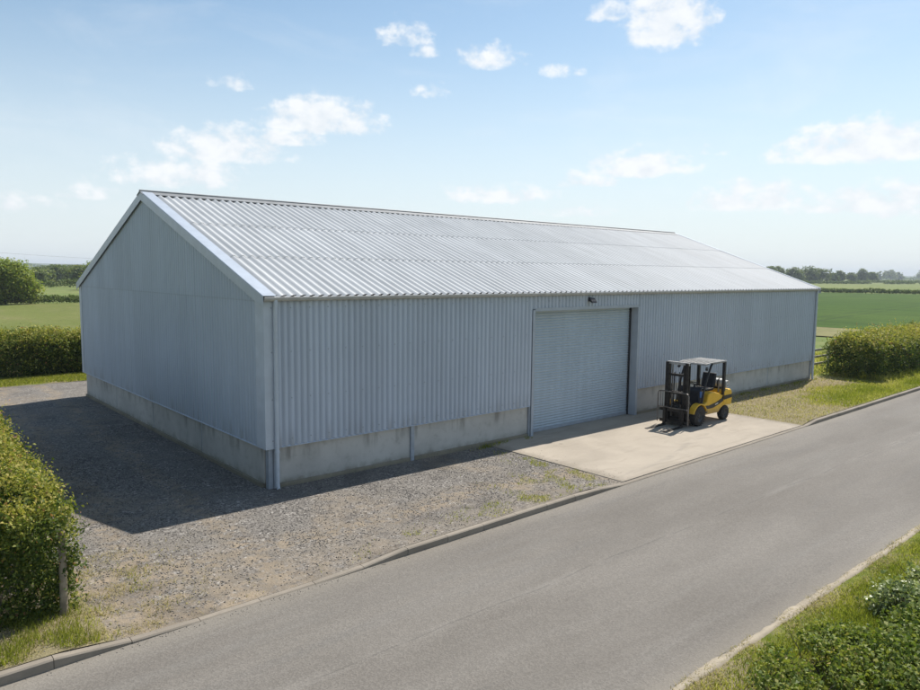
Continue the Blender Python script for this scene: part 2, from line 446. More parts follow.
M['bramble'] = mat_leaf('bramble_leaves', [(0, (.055, .095, .020)), (.5, (.165, .215, .040)), (.85, (.30, .31, .07)), (1, (.40, .28, .12))], .32, .55, .25)
M['gloss'] = mat_leaf('glossy_leaves', [(0, (.085, .125, .03)), (.6, (.25, .30, .10)), (1, (.48, .49, .26))], .25, .42, .5)
M['tree'] = mat_leaf('tree_leaves', [(0, (.075, .125, .022)), (.5, (.23, .285, .048)), (1, (.42, .39, .08))], .36, .6, .2)
M['fartree'] = mat_leaf('far_tree_leaves', [(0, (.070, .110, .032)), (.5, (.150, .195, .058)), (1, (.27, .265, .085))], .3, .6, .2)
M['grass'] = mat_leaf('grass_blades', [(0, (.11, .145, .022)), (.5, (.235, .255, .045)), (.8, (.36, .335, .085)), (1, (.54, .46, .27))], .5, .7, .1)
M['dry'] = mat_leaf('dry_grass_blades', [(0, (.17, .18, .05)), (.35, (.38, .31, .17)), (1, (.56, .47, .31))], .4, .7, .1)
k = NT('loose_stones')
at = k.n('ShaderNodeAttribute', attribute_name='tint').outputs['Fac']
M['stone'] = k.out(k.bsdf(color=k.ramp(at, [(0, (.11, .101, .091)), (.5, (.175, .160, .142)), (.85, (.24, .222, .198)), (1, (.38, .36, .33))]), rough=.85, spec=.25))
M['pasture'] = mat_field('pasture_grass', (.105, .132, .034), (.150, .168, .048), (.185, .178, .072))
M['crop'] = mat_field('young_wheat', (.048, .092, .014), (.066, .110, .018), (.034, .068, .011), tram=(R(8), 3.0, 24.0))
M['farfield'] = mat_field('far_meadow', (.130, .175, .050), (.165, .195, .062), (.20, .20, .085), fine=.6)
M['tanfield'] = mat_field('stubble', (.20, .19, .085), (.25, .22, .12), (.16, .165, .065), fine=.6)
M['hill'] = mat_field('hill_land', (.06, .085, .03), (.13, .15, .06), (.05, .07, .03), .3, fine=.05)

# ------------------------------------------------------------------ setting: ground
def yk(x):            # line of the far kerb's road face
    return -4.97 + .02 * x

def sm(t):
    t = np.clip(t, 0, 1); return t * t * (3 - 2 * t)

KX = [-70, -5.15, -4.15, -0.95, .15, 5.45, 6.35, 16.65, 17.5, 130]
KH = [.13, .13, .02, .02, .12, .12, .026, .026, .115, .115]
def kerb_h(x): return np.interp(x, KX, KH)

def vnoise(x, y, s, seed=0):
    r = np.random.default_rng(seed); o = 0
    for i in range(7):
        a = r.uniform(0, 6.283); w = r.uniform(.6, 1.6) / s; o = o + np.sin((x * math.cos(a) + y * math.sin(a)) * w * 6.283 / 2 + r.uniform(0, 6.283))
    return o / 7

def ground_z(x, y):   # yard and verge surface, rising to the kerb's top where the kerb stands up
    x = np.asarray(x, float); y = np.asarray(y, float)
    d = y - (yk(x) + .13)
    base = .018 + .012 * vnoise(x, y, 2.2, 3) * sm(d / .5) * sm((-.1 - y) / .6 + (y > -.1) * (np.abs(x) > .6) * 1.0)
    return base + (kerb_h(x) - .022) * (1 - sm(d / 1.6))

def sheet(name, x0, x1, y0, y1, step, mat, zf, kind='structure', clip_kerb=False):
    nx = max(2, int((x1 - x0) / step) + 1); ny = max(2, int((y1 - y0) / step) + 1)
    X, Y = np.meshgrid(np.linspace(x0, x1, nx), np.linspace(0, 1, ny))
    lo = (yk(X) + .13) if clip_kerb else y0
    Yw = lo + (y1 - lo) * Y
    Z = zf(X, Yw)
    V = np.stack([X, Yw, Z], -1).reshape(-1, 3)
    i = np.arange((ny - 1) * nx).reshape(ny - 1, nx)[:, :-1].ravel()
    F = np.stack([i, i + 1, i + nx + 1, i + nx], -1)
    o = np_obj(name, V, F, mat, smooth=True)
    return tag(o, kind=kind)

def flat(name, pts, z, mat):
    n = len(pts)
    me = bpy.data.meshes.new(name)
    me.from_pydata([(x, y, z) for x, y in pts], [], [tuple(range(n))]); me.update()
    return tag(link_mesh(name, me, mat), kind='structure')

flat('ground', [(-5200, -5200), (5200, -5200), (5200, 5200), (-5200, 5200)], -.10, M['farfield'])
flat('pasture', [(-90, 19.5), (31, 19.5), (44, 99), (-120, 99)], -.012, M['pasture'])
flat('crop_field', [(66, 0), (64, 40), (204, 112), (250, 20), (270, -70), (120, -80), (72, -14)], -.010, M['crop'])
flat('dry_margin', [(55, -2), (53, 40), (63.9, 40), (65.9, 0), (66.5, -2)], -.013, M['tanfield'])
flat('far_stubble', [(330, 470), (520, 760), (560, 900), (250, 690)], -.02, M['tanfield'])
sheet('gravel_yard', -14, 6.75, -4.9, 0.0, .22, M['gravel'], ground_z, clip_kerb=True)
sheet('gravel_track', -14, -.0, 0.0, 19.6, .3, M['gravel'], lambda x, y: .018 + .012 * vnoise(x, y, 2.2, 3) * sm(y / .6) * sm((-.02 - x) / .5))
sheet('gravel_lane', -.0, 30, 15.4, 19.6, .5, M['gravel'], lambda x, y: .018 + 0 * x)
sheet('grass_verge', 16.6, 60, -4.7, 0.0, .3, M['verge'], lambda x, y: ground_z(x, y) + .012 * (x > 16.7), clip_kerb=True)
sheet('field_margin', 27.9, 60, 0.0, 6.0, .5, M['verge'], lambda x, y: .02 + .02 * vnoise(x, y, 3, 8) * sm(y) - .03 * sm((y - 3) / 3))
sheet('rear_verge', -40, 30, 19.5, 24.5, .5, M['verge'], lambda x, y: .03 + .03 * vnoise(x, y, 2.5, 5) * sm((y - 19.6) / .5) * sm((24.4 - y)))
sheet('corner_verge', -40, -4.55, -4.97, -3.2, .2, M['verge'], lambda x, y: ground_z(x, y) + .006, clip_kerb=True)
sheet('near_verge', -60, 120, -22, -10.24, .35, M['verge'], lambda x, y: .0 + .10 * sm((-10.24 - y) / 1.2) + .05 * vnoise(x, y, 2.4, 6) * sm((-10.24 - y) / .8))

# road with a slight crown
X = np.array([-70, 140.]); Ys = np.linspace(0, 1, 9)
V = []
for x in X:
    for t in Ys:
        y = -10.22 + (yk(x) + .02 + 10.22) * t
        V.append((x, y, .002 + .03 * (1 - (2 * t - 1) ** 2)))
F = [(i, i + 9, i + 10, i + 1) for i in range(8)]
tag(np_obj('road', V, F, M['road'], smooth=True), kind='structure')

# kerb stones along the far side of the road, dropped in front of the apron and the yard entrance
mb = MB(); x = -30.0
while x < 75:
    a, b = x + .004, x + .911
    for (s, e) in ((a, b),):
        ha, hb = float(kerb_h(s)), float(kerb_h(e))
        jit = random.uniform(-.006, .006)
        va = [(s, yk(s) + jit, -.12), (s, yk(s) + jit, ha - .018), (s, yk(s) + .018 + jit, ha), (s, yk(s) + .115 + jit, ha), (s, yk(s) + .115 + jit, -.12)]
        vb = [(e, yk(e) + jit, -.12), (e, yk(e) + jit, hb - .018), (e, yk(e) + .018 + jit, hb), (e, yk(e) + .115 + jit, hb), (e, yk(e) + .115 + jit, -.12)]
        mb.add(va + vb, [(0, 1, 2, 3, 4), (9, 8, 7, 6, 5)] + [(i, i + 5, (i + 1) % 5 + 5, (i + 1) % 5) for i in range(5)])
    x += .915
tag(mb.build('kerb', M['kerb']), kind='structure')

# worn flush concrete edging on the near side
n = 420; xs = np.linspace(-40, 70, n)
n = 1600; xs = np.linspace(-40, 70, n)
w0 = -10.20 + .035 * vnoise(xs, xs * 0, .9, 11) + .045 * vnoise(xs, xs * 0, .22, 12) + .02 * vnoise(xs, xs * 0, .09, 14); w1 = -10.31 + .03 * vnoise(xs, xs * 0, .5, 13)
V = np.concatenate([np.stack([xs, w0, xs * 0 - .022], 1), np.stack([xs, w0 - .01, xs * 0 + .020], 1), np.stack([xs, w1, xs * 0 + .024], 1), np.stack([xs, w1 - .02, xs * 0 - .03], 1)])
F = np.concatenate([np.stack([np.arange(n - 1) + k * n, np.arange(1, n) + k * n, np.arange(1, n) + (k + 1) * n, np.arange(n - 1) + (k + 1) * n], 1) for k in range(3)])
tag(np_obj('road_edging', V, F, M['edging']), kind='structure')

# concrete apron
mb = MB()
P = [(6.72, 0.30), (6.70, yk(6.7) + .14), (16.62, yk(16.6) + .14), (16.66, -.01)]
P = [(6.70, yk(6.7) + .14), (16.64, yk(16.6) + .14), (16.64, .0), (13.62, .0), (13.62, .34), (8.50, .34), (8.50, .0), (6.70, .0)]
mb.prism(P, 'z', -.15, .036)
tag(mb.build('concrete_apron', M['apron'], bevel=.008), kind='structure')

# ------------------------------------------------------------------ warehouse
L, W, E, RZ = 27.76, 15.41, 4.33, 7.08
wh = empty('warehouse', (0, 0, 0))
tag(wh, 'long grey corrugated metal shed with a pitched roof, concrete base and roller shutter', 'warehouse')
SL = (RZ - E) / (W / 2)
def rake(y): return E + SL * (y if y < W / 2 else W - y)

PIT = .158
def trapezoid(u0, u1, depth=.042):
    """points (u, offset outwards) of the wall sheet's profile"""
    pts = []; u = u0
    while u < u1 + 1e-6:
        for du, o in ((0, 0), (.040, 0), (.053, depth), (.145, depth), (.1579, 0)):
            if u + du <= u1: pts.append((u + du, o))
        u += PIT
    pts.append((u1, 0))
    return pts

def clad(name, u0, u1, zlo, zhi, place, mat, parent, depth=.042, seed=0):
    """corrugated sheet between heights zlo(u) and zhi(u)"""
    pts = trapezoid(u0, u1, depth); V = []; T = []
    r = np.random.default_rng(seed); tn = r.uniform(0, 1, 60)
    for (u, o) in pts:
        for z in (zlo(u), zhi(u)):
            V.append(place(u, o, z)); T.append(tn[int((u - u0) // 1.0) % 60])
    n = len(pts)
    F = [(2 * i, 2 * i + 2, 2 * i + 3, 2 * i + 1) for i in range(n - 1)]
    return np_obj(name, V, F, mat, parent, tint=T)

front = lambda u, o, z: (u, -.045 - o, z)
back = lambda u, o, z: (u, W + .045 + o, z)
near = lambda u, o, z: (-.045 - o, u, z)
farg = lambda u, o, z: (L + .045 + o, u, z)
DL, DR, DH = 8.52, 13.64, 3.78
PT = .965
z = lambda c: (lambda u: c)
clad('wall_cladding', .02, DL - .08, z(PT), z(4.30), front, M['clad'], wh, seed=1)
clad('wall_cladding', DL - .08, DR + .08, z(DH + .06), z(4.30), front, M['clad'], wh, seed=2)
clad('wall_cladding', DR + .08, L - .02, z(PT), z(4.30), front, M['clad'], wh, seed=3)
clad('wall_cladding', .02, L - .02, z(PT), z(4.30), back, M['clad'], wh, seed=4)
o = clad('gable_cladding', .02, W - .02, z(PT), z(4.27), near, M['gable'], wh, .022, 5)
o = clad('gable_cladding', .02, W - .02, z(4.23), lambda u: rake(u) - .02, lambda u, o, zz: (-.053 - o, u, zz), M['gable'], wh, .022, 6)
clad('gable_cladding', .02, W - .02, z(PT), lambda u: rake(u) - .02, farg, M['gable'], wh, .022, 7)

# fixings on the front sheets: rows of small screw heads
mb = MB()
for zz in (1.12, 2.05, 3.1, 4.08):
    u = .099
    while u < L - .1:
        if not (DL - .15 < u < DR + .15 and zz < DH + .1):
            mb.box(u - .011, u + .011, -.096, -.084, zz - .009, zz + .009)
        u += .474
mb.build('fixing_screws', M['screw'], wh)['kind'] = 'stuff'

# concrete plinth panels between steel posts
def panel(x0, x1, y0, y1, z0=.10, z1=PT + .05):
    b = MB().box(x0, x1, y0, y1, z0, z1)
    return b.build('plinth_panel', M['plinth'], wh, bevel=.012)
fx = [0.30, 4.03, 8.32]
for a, b in ((.26, 3.97), (4.09, 8.36), (13.84, 18.60), (18.66, 23.44), (23.50, L - .16)):
    panel(a, b, 0.0, .15)
for a, b in ((.16, 3.80), (3.86, 7.60), (7.66, 11.36), (11.42, W - .15)):
    panel(0.0, .15, a, b)
    panel(L - .15, L, a, b)
for a, b in ((.15, 7), (7.06, 14), (14.06, 21), (21.06, L - .15)):
    panel(a, b, W - .15, W)
# steel posts showing between the panels
def post(x0, x1, y0, y1, z1=PT + .03):
    MB().box(x0, x1, y0, y1, 0.0, z1).build('steel_post', M['steel'], wh, bevel=.006)
post(3.975, 4.085, -.045, .12)
post(.02, .13, -.02, .13); post(.14, .25, -.035, .12)
for x in (18.63, 23.47):
    post(x - .025, x + .025, .004, .14)
post(L - .13, L - .02, -.03, .13)
for y in (3.83, 7.63, 11.39):
    post(.012, .14, y - .03, y + .03); post(L - .14, L - .012, y - .03, y + .03)
# ragged footing below the panels
def footing(pts_front, name='footing'):
    for (x0, x1, y0, y1) in pts_front:
        MB().box(x0, x1, y0, y1, -.1, .115 + random.uniform(-.008, .008)).build(name, M['footing'], wh, bevel=.02)
footing([(.28, 3.96, -.05, .16), (4.10, 8.34, -.055, .16), (13.86, 18.6, -.045, .16), (18.601, L - .2, -.05, .16)])
footing([(-.05, .16, .2, 7.6), (-.045, .16, 7.601, W - .1)])
footing([(.2, L - .2, W - .16, W + .05), (L - .16, L + .05, .2, W - .2)])

# corner flashings
MB().prism([(-.075, .34), (-.075, -.088), (.20, -.088), (.20, -.082), (-.069, -.082), (-.069, .34)], 'z', PT - .03, 4.28).build('corner_trim', M['trim'], wh)
MB().prism([(-.078, W - .22), (-.078, W + .088), (.2, W + .088), (.2, W + .082), (-.072, W + .082), (-.072, W - .22)], 'z', PT - .03, 4.28).build('corner_trim', M['trim'], wh)
MB().prism([(L + .075, .2), (L + .075, -.088), (L - .17, -.088), (L - .17, -.082), (L + .069, -.082), (L + .069, .2)], 'z', PT - .03, 4.28).build('corner_trim', M['trim'], wh)
# drip flashing under the sheets
for a, b in ((.2, DL - .14), (DR + .14, L - .18)):
    MB().prism([(.0, PT + .035), (-.092, PT - .012), (-.092, PT - .022), (.0, PT + .02)], 'x', a, b).build('drip_flashing', M['trim'], wh)
MB().prism([(.0, PT + .035), (-.082, PT - .012), (-.082, PT - .022), (.0, PT + .02)], 'y', .34, W - .22)
mb = MB(); mb.add([(.0, .34, PT + .03), (-.08, .34, PT - .014), (-.08, W - .22, PT - .014), (.0, W - .22, PT + .03), (.0, .34, PT + .02), (-.08, .34, PT - .024), (-.08, W - .22, PT - .024), (.0, W - .22, PT + .02)],
                  [(0, 1, 2, 3), (4, 7, 6, 5), (0, 4, 5, 1), (3, 2, 6, 7), (1, 5, 6, 2)])
mb.build('drip_flashing', M['trim'], wh)

# roller door in its opening
jm = M['jamb']
DY = .24
# jambs: flashing returns lining the opening
MB().prism([(DL - .10, -.094), (DL, -.094), (DL, DY + .05), (DL - .02, DY + .05), (DL - .02, -.075), (DL - .10, -.075)], 'z', .036, DH + .04).build('door_jamb', jm, wh)
MB().prism([(DR + .10, -.094), (DR, -.094), (DR, DY + .05), (DR + .02, DY + .05), (DR + .02, -.075), (DR + .10, -.075)], 'z', .036, DH + .04).build('door_jamb', jm, wh)
MB().prism([(-.094, DH + .10), (-.094, DH), (DY + .05, DH), (DY + .05, DH + .02), (-.075, DH + .02), (-.075, DH + .10)], 'x', DL + .001, DR - .001).build('door_lintel', jm, wh)
post(DR + .022, DR + .18, -.05, .16, PT - .03); post(DL - .15, DL - .022, -.05, .16, PT - .03)
rd = empty('roller_door'); rd.parent = wh
pts = []; pz = .12; zz = pz
while zz < DH + .12:
    for t in (0, .18, .38, .62, .85):
        pts.append((zz + t * .0835, -.004 + .034 * math.sin(math.pi * min(1, t / .85)) ** .7))
    zz += .0835
V = []; T = []
r_ = np.random.default_rng(3); tn = r_.uniform(0, 1, len(pts))
for i, (zz, o) in enumerate(pts):
    for xx in (DL + .01, DR - .01):
        V.append((xx, DY - o, zz)); T.append(.35 + .3 * tn[i // 5])
F = [(2 * i, 2 * i + 1, 2 * i + 3, 2 * i + 2) for i in range(len(pts) - 1)]
np_obj('door_curtain', V, F, M['door'], rd, tint=T, smooth=False)
MB().box(DL + .01, DR - .01, DY - .03, DY + .02, .04, .13).build('bottom_bar', M['steel'], rd, bevel=.006)
for a, b in ((DL + .002, DL + .045), (DR - .075, DR - .002)):
    MB().box(a, b, DY - .055, DY + .03, .037, DH - .002).build('guide_rail', M['steel'] if a < 10 else M['dark'], rd, bevel=.004)
MB().box(DL + .05, DR - .08, DY + .06, DY + .1, .04, DH).build('door_backing', M['dark'], rd)

# roof: three courses of corrugated sheets each side
RP = .236
def roof_side(name, flip):
    V = []; F = []; T = []
    x0, x1 = -.13, L + .13
    nseg = int((x1 - x0) / RP) * 8
    xs = np.linspace(x0, x1, nseg + 1)
    wav = .031 * np.cos((xs - x0) / RP * 2 * math.pi)
    courses = [(-.16, 2.50), (2.36, 5.05), (4.91, W / 2 - .0)]
    r = np.random.default_rng(11 + flip)
    tt = r.uniform(.38, .66, (3, 60))
    for c, (a, b) in enumerate(courses):
        base = len(V)
        for j, y in enumerate((a, (a + b) / 2, b)):
            lift = .012 * (1 if j == 0 else (.5 if j == 1 else 0)) * (c > 0) + .0
            zc = E + .05 + SL * y + lift
            yy = W - y if flip else y
            sheetno = ((xs - x0) / (RP * 9)).astype(int)
            edge = (((xs - x0) / (RP * 9)) % 1.0) < .06
            for i in range(len(xs)):
                V.append((xs[i], yy, zc + wav[i])); T.append(tt[c, sheetno[i] % 60] * (0 if edge[i] else 1))
        m = len(xs)
        for j in range(2):
            for i in range(m - 1):
                q = base + j * m + i
                F.append((q, q + 1, q + m + 1, q + m))
    o = np_obj(name, V, F, M['roof'], wh, tint=T, smooth=True)
    return o
roof_side('roof', 0)
roof_side('roof', 1)
# dark foam closers under the sheet ends at the eaves
MB().box(-.02, L + .02, -.05, -.03, 4.25, E + .03).build('eaves_filler', M['dark'], wh)

# ridge cap with roll
mb = MB()
yc = W / 2; zc = RZ + .085
mb.prism([(yc - .26, zc - .26 * SL), (yc - .035, zc + .0), (yc - .03, zc + .035), (yc, zc + .055), (yc + .03, zc + .035), (yc + .035, zc), (yc + .26, zc - .26 * SL),
          (yc + .26, zc - .26 * SL - .012), (yc, zc - .01), (yc - .26, zc - .26 * SL - .012)], 'x', -.17, L + .06)
mb.build('ridge_cap', M['ridge'], wh)

# barge boards: wide flashing on the roof edge and a deep face down the gable
def barge(xf, sgn, wd=.31):
    for flip in (0, 1):
        def Y(y): return W - y if flip else y
        y0, y1 = -.20, W / 2
        v = []
        for y in (y0, y1):
            zt = E + .05 + SL * y + .045
            prof = [(xf + sgn * wd, zt), (xf, zt + .004), (xf - sgn * .012, zt - .01), (xf - sgn * .012, zt - .26), (xf + sgn * .004, zt - .26), (xf + sgn * .004, zt - .012), (xf + sgn * wd, zt - .012)]
            v += [(px, Y(y), pz) for px, pz in prof]
        n = 7
        f = [tuple(range(n)), tuple(range(2 * n - 1, n - 1, -1))] + [(i, (i + 1) % n, n + (i + 1) % n, n + i) for i in range(n)]
        MB().add(v, f).build('barge_board', M['barge'], wh)
barge(-.135, 1); barge(L + .135, -1, .10)

# gutter and downpipes
def gutter(y, sgn):
    prof = []
    for i in range(9):
        t = math.pi * i / 8
        prof.append((y + .062 * math.cos(t) * 1.0, 4.315 - .085 * math.sin(t)))
    inner = [(a * 1.0 + (y - a) * .1, b + .008) for a, b in prof[::-1]]
    MB().prism(prof + inner, 'x', -.11, L + .11).build('gutter', M['gutter'], wh)
gutter(-.165, 1); gutter(W + .165, -1)
def downpipe(x, y=-.165):
    dp = MB().tube([(x, y, 4.26), (x, y, 4.16), (x, y + .02, 4.08), (x, y + .02, .16), (x, y + .01, .08), (x, y - .03, .03)], .048, 14).build('downpipe', M['trim'], wh, smooth=True)
    for zz in (3.4, 2.2, .85):
        MB().tube([(x, y + .02, zz), (x, y + .02, zz + .05)], .056, 14).build('pipe_clip', M['trim'], dp)
downpipe(.17); downpipe(L - .1)

# floodlight on the wall above the door
fl = empty('floodlight', (10.98, -.085, 4.10)); fl.parent = wh
MB().box(-.03, .03, -.02, .0, -.07, .07).tube([(0, -.01, .03), (0, -.09, .05), (0, -.13, -.0)], .014, 8).build('lamp_bracket', M['dark'], fl)
o = MB().prism([(-.12, .05), (-.20, -.03), (-.24, -.10), (-.21, -.115), (-.11, -.03)], 'x', -.12, .12).build('lamp_head', M['black'], fl, bevel=.008)
MB().tube([(.15, -.06, .0), (.15, -.13, -.045)], .035, 12).build('motion_sensor', M['lens'], fl, smooth=True)

# ------------------------------------------------------------------ forklift
fk = empty('forklift', (14.60, -1.93, .036), math.pi)
tag(fk, 'small yellow and black gas forklift parked on the concrete apron, forks lowered', 'forklift')
# local frame: +x towards the forks, z up
ch = MB()
# body shell: side profile (x, z) with the swooping cowl line
cow = [(.52, .30), (.52, .66), (.30, .72), (.22, .98), (.02, 1.02), (-.22, 1.0), (-.52, .92), (-.70, .84), (-.78, .62), (-.78, .50), (-.58, .42), (-.44, .30)]
ch.prism(cow, 'y', -.50, .50)
ch.build('chassis', M['yellow'], fk, bevel=.035, seg=3)
cw = MB().prism([(-.62, .50), (-.72, .60), (-.72, .97), (-.80, 1.04), (-1.14, 1.03), (-1.24, .96), (-1.27, .70), (-1.24, .52), (-1.15, .50)], 'y', -.53, .53)
cw.build('counterweight', M['yellow'], fk, bevel=.05, seg=3)
# dark sweep band along both sides
for s in (-1, 1):
    v = [(.50, .52), (.50, .62), (.18, .60), (-.25, .66), (-.60, .76), (-.72, .86), (-1.22, .86), (-1.22, .73), (-.70, .66), (-.45, .58), (-.10, .50), (.2, .49)]
    y0, y1 = (.502, .512) if s > 0 else (-.512, -.502)
    o = MB().prism([(a, b) for a, b in v[:6]] + [v[8], v[9], v[10], v[11]], 'y', y0, y1).build('side_band', M['black'], fk)
    MB().prism([(-.70, .70), (-.70, .84), (-1.2, .85), (-1.2, .74)], 'y', y0 + s * .03, y1 + s * .03).build('side_band', M['black'], fk)
    MB().prism([(-.18, .575), (-.36, .61), (-.36, .645), (-.18, .61)], 'y', y0 + s * .008, y1 + s * .008).build('side_decal', M['pale'], o)
    # step opening in front of the cowl
    MB().box(.28, .44, s * .505 - .012, s * .505 + .012, .36, .46).build('step_hole', M['black'], fk, bevel=.01)
    # front wing over the drive wheel
    arc = [(.8 + .42 * math.cos(t), .33 + .40 * math.sin(t)) for t in np.linspace(R(15), R(165), 12)]
    arc2 = [(.8 + .385 * math.cos(t), .33 + .365 * math.sin(t)) for t in np.linspace(R(165), R(15), 12)]
    MB().prism(arc + arc2, 'y', s * .36, s * .575).build('front_wing', M['yellow'], fk, bevel=.008)
MB().box(.5, 1.22, -.36, .36, .22, .60).build('front_frame', M['mast'], fk, bevel=.02)
# counterweight rear tail grille
MB().box(-1.262, -1.30, -.25, .25, .62, .82).build('rear_grille', M['black'], fk)
# wheels
def wheel(x, y, r, w):
    s = 1 if y > 0 else -1
    wr = empty('wheel', (x, y, r)); wr.parent = fk
    pr = [(r * .58, -w / 2), (r * .90, -w / 2), (r * .985, -w * .40), (r, -w * .28), (r, w * .28), (r * .985, w * .40), (r * .90, w / 2), (r * .58, w / 2)]
    t = MB().lathe(pr, (0, 0, 0))
    for k in range(22):      # tread lugs
        a = 2 * math.pi * k / 22
        c, q = math.cos(a), math.sin(a)
        for sg in (-1, 1):
            d = .045
            vs = []
            for rr in (r * .985, r * 1.018):
                for (tt, oy) in ((-d, sg * w * .05), (d, sg * w * .05), (d + .05, sg * w * .46), (-d + .05, sg * w * .46)):
                    vs.append((rr * math.cos(a + tt + (.07 if sg > 0 else 0)), oy, rr * math.sin(a + tt + (.07 if sg > 0 else 0))))
            t.add(vs, [(0, 1, 2, 3), (7, 6, 5, 4), (0, 4, 5, 1), (1, 5, 6, 2), (2, 6, 7, 3), (3, 7, 4, 0)])
    t.build('tyre', M['rub'], wr, smooth=True)
    rp = [(.001, s * w * .30), (r * .16, s * w * .34), (r * .20, s * w * .22), (r * .40, s * w * .16), (r * .50, s * w * .36), (r * .60, s * w * .44)]
    ri = MB().lathe(rp, (0, 0, 0)).build('rim', M['rim'], wr, smooth=True)
for s in (-1, 1):
    wheel(.80, s * .46, .325, .22)
    wheel(-.86, s * .43, .245, .18)
# mast: two nested channels each side, cross members, lift cylinders, chains
ma = empty('mast', (1.30, 0, 0)); ma.parent = fk
for s in (-1, 1):
    c = MB()
    c.box(-.06, .06, s * .36 - .03 * 1, s * .36 + .03, .08, 2.06)
    c.box(.045, .075, s * .36 - .055, s * .36 + .055, .08, 2.06)
    c.box(-.075, -.045, s * .36 - .055, s * .36 + .055, .08, 2.06)
    c.build('outer_channel', M['mast'], ma, bevel=.006)
    MB().box(-.03, .10, s * .275 - .022, s * .275 + .022, .10, 2.0).build('inner_channel', M['mast'], ma, bevel=.006)
    MB().tube([(-.09, s * .25, .15), (-.09, s * .25, 1.35)], .034, 12).tube([(-.09, s * .25, 1.35), (-.09, s * .25, 1.98)], .02, 10).build('lift_cylinder', M['wear'], ma, smooth=True)
    MB().box(.0, .012, s * .12 - .018, s * .12 + .018, .35, 1.72).build('lift_chain', M['mast'], ma)
    MB().tube([(-.06, s * .30, .95), (-.42, s * .30, .55)], .03, 10).build('tilt_cylinder', M['wear'], ma, smooth=True)
for z0, z1, mt in ((1.98, 2.075, 'guardbar'), (.12, .26, 'mast'), (1.02, 1.12, 'mast')):
    MB().box(-.075, .02, -.40, .40, z0, z1).build('cross_member', M[mt], ma, bevel=.008)
MB().box(.02, .09, -.29, .29, 1.62, 1.70).build('cross_member', M['mast'], ma, bevel=.008)
for y in (.05, -.05):
    MB().tube([(-.05, y, .4), (-.03, y * 1.2, 1.2), (.02, y * 1.5, 1.75), (.05, y * 1.6, 1.6), (.06, y * 1.5, .7)], .012, 6).build('hydraulic_hose', M['black'], ma, smooth=True)
# carriage and load backrest
ca = empty('carriage', (1.47, 0, 0)); ca.parent = fk
MB().box(-.03, .03, -.50, .50, .10, .21).build('carriage_bar', M['mast'], ca, bevel=.008)
MB().box(-.03, .03, -.50, .50, .47, .57).build('carriage_bar', M['mast'], ca, bevel=.008)
for s in (-1, 1):
    MB().box(-.05, .02, s * .24 - .03, s * .24 + .03, .1, .75).build('carriage_side', M['mast'], ca, bevel=.006)
lb = MB()
lb.tube([(.05, -.56, .10), (.05, -.56, 1.02), (.05, -.53, 1.09), (.05, -.47, 1.115), (.05, .47, 1.115), (.05, .53, 1.09), (.05, .56, 1.02), (.05, .56, .10)], .020, 8)
lb.tube([(.05, -.56, .60), (.05, .56, .60)], .018, 8)
for y in (-.38, -.46):
    lb.tube([(.05, y, .6), (.05, y, 1.11)], .012, 6)
lb.build('load_backrest', M['wear'], ca, smooth=True)
for y in (-.30, .34):
    f = MB()
    f.prism([(.03, .58), (.075, .58), (.08, .05), (1.05, .018), (1.05, .006), (.10, .002), (.05, .01), (.03, .05)], 'y', y - .052, y + .052)
    f.build('fork', M['mast'], fk, bevel=.004).location = (1.47, 0, 0)
# overhead guard
og = empty('overhead_guard', (0, 0, 0)); og.parent = fk
for s in (-1, 1):
    MB().tube([(.56, s * .45, .66), (.50, s * .46, 1.02), (.30, s * .47, 1.55), (.10, s * .47, 1.91), (.02, s * .47, 1.96)], .034, 10).build('front_pillar', M['black'], og, smooth=True)
    MB().box(-.80, -.70, s * .47 - .045, s * .47 + .045, .86, 1.97).build('rear_pillar', M['black'], og, bevel=.012)
    MB().tube([(.06, s * .47, 1.965), (-.82, s * .47, 1.995)], .035, 8).build('top_rail', M['guard'], og, smooth=True)
tp = MB()
tp.prism([(.50, 1.95), (.46, 1.995), (.1, 2.015), (-.76, 2.025), (-.86, 2.0), (-.86, 1.975), (.1, 1.985), (.47, 1.94)], 'y', -.50, .50)
tp.build('guard_roof', M['guard'], og, bevel=.012)
for y in np.linspace(-.40, .40, 7):
    MB().box(-.78, .42, y - .018, y + .018, 2.024, 2.034).build('guard_bar', M['guardbar'], og)
MB().tube([(.40, .50, 1.86), (.46, .52, 1.80)], .045, 12).build('work_lamp', M['black'], og, smooth=True)
MB().tube([(.40, -.50, 1.86), (.46, -.52, 1.80)], .045, 12).build('work_lamp', M['black'], og, smooth=True)
# seat
st = empty('seat', (-.28, 0, 1.0)); st.parent = fk
MB().box(-.26, .24, -.25, .25, .0, .11).build('seat_cushion', M['seat'], st, bevel=.04, seg=3)
MB().prism([(-.22, .08), (-.30, .48), (-.34, .58), (-.44, .57), (-.42, .45), (-.34, .06)], 'y', -.24, .24).build('seat_back', M['seat'], st, bevel=.04, seg=3)
MB().box(-.2, .26, -.252, .252, .085, .10).build('seat_piping', M['pale'], st)
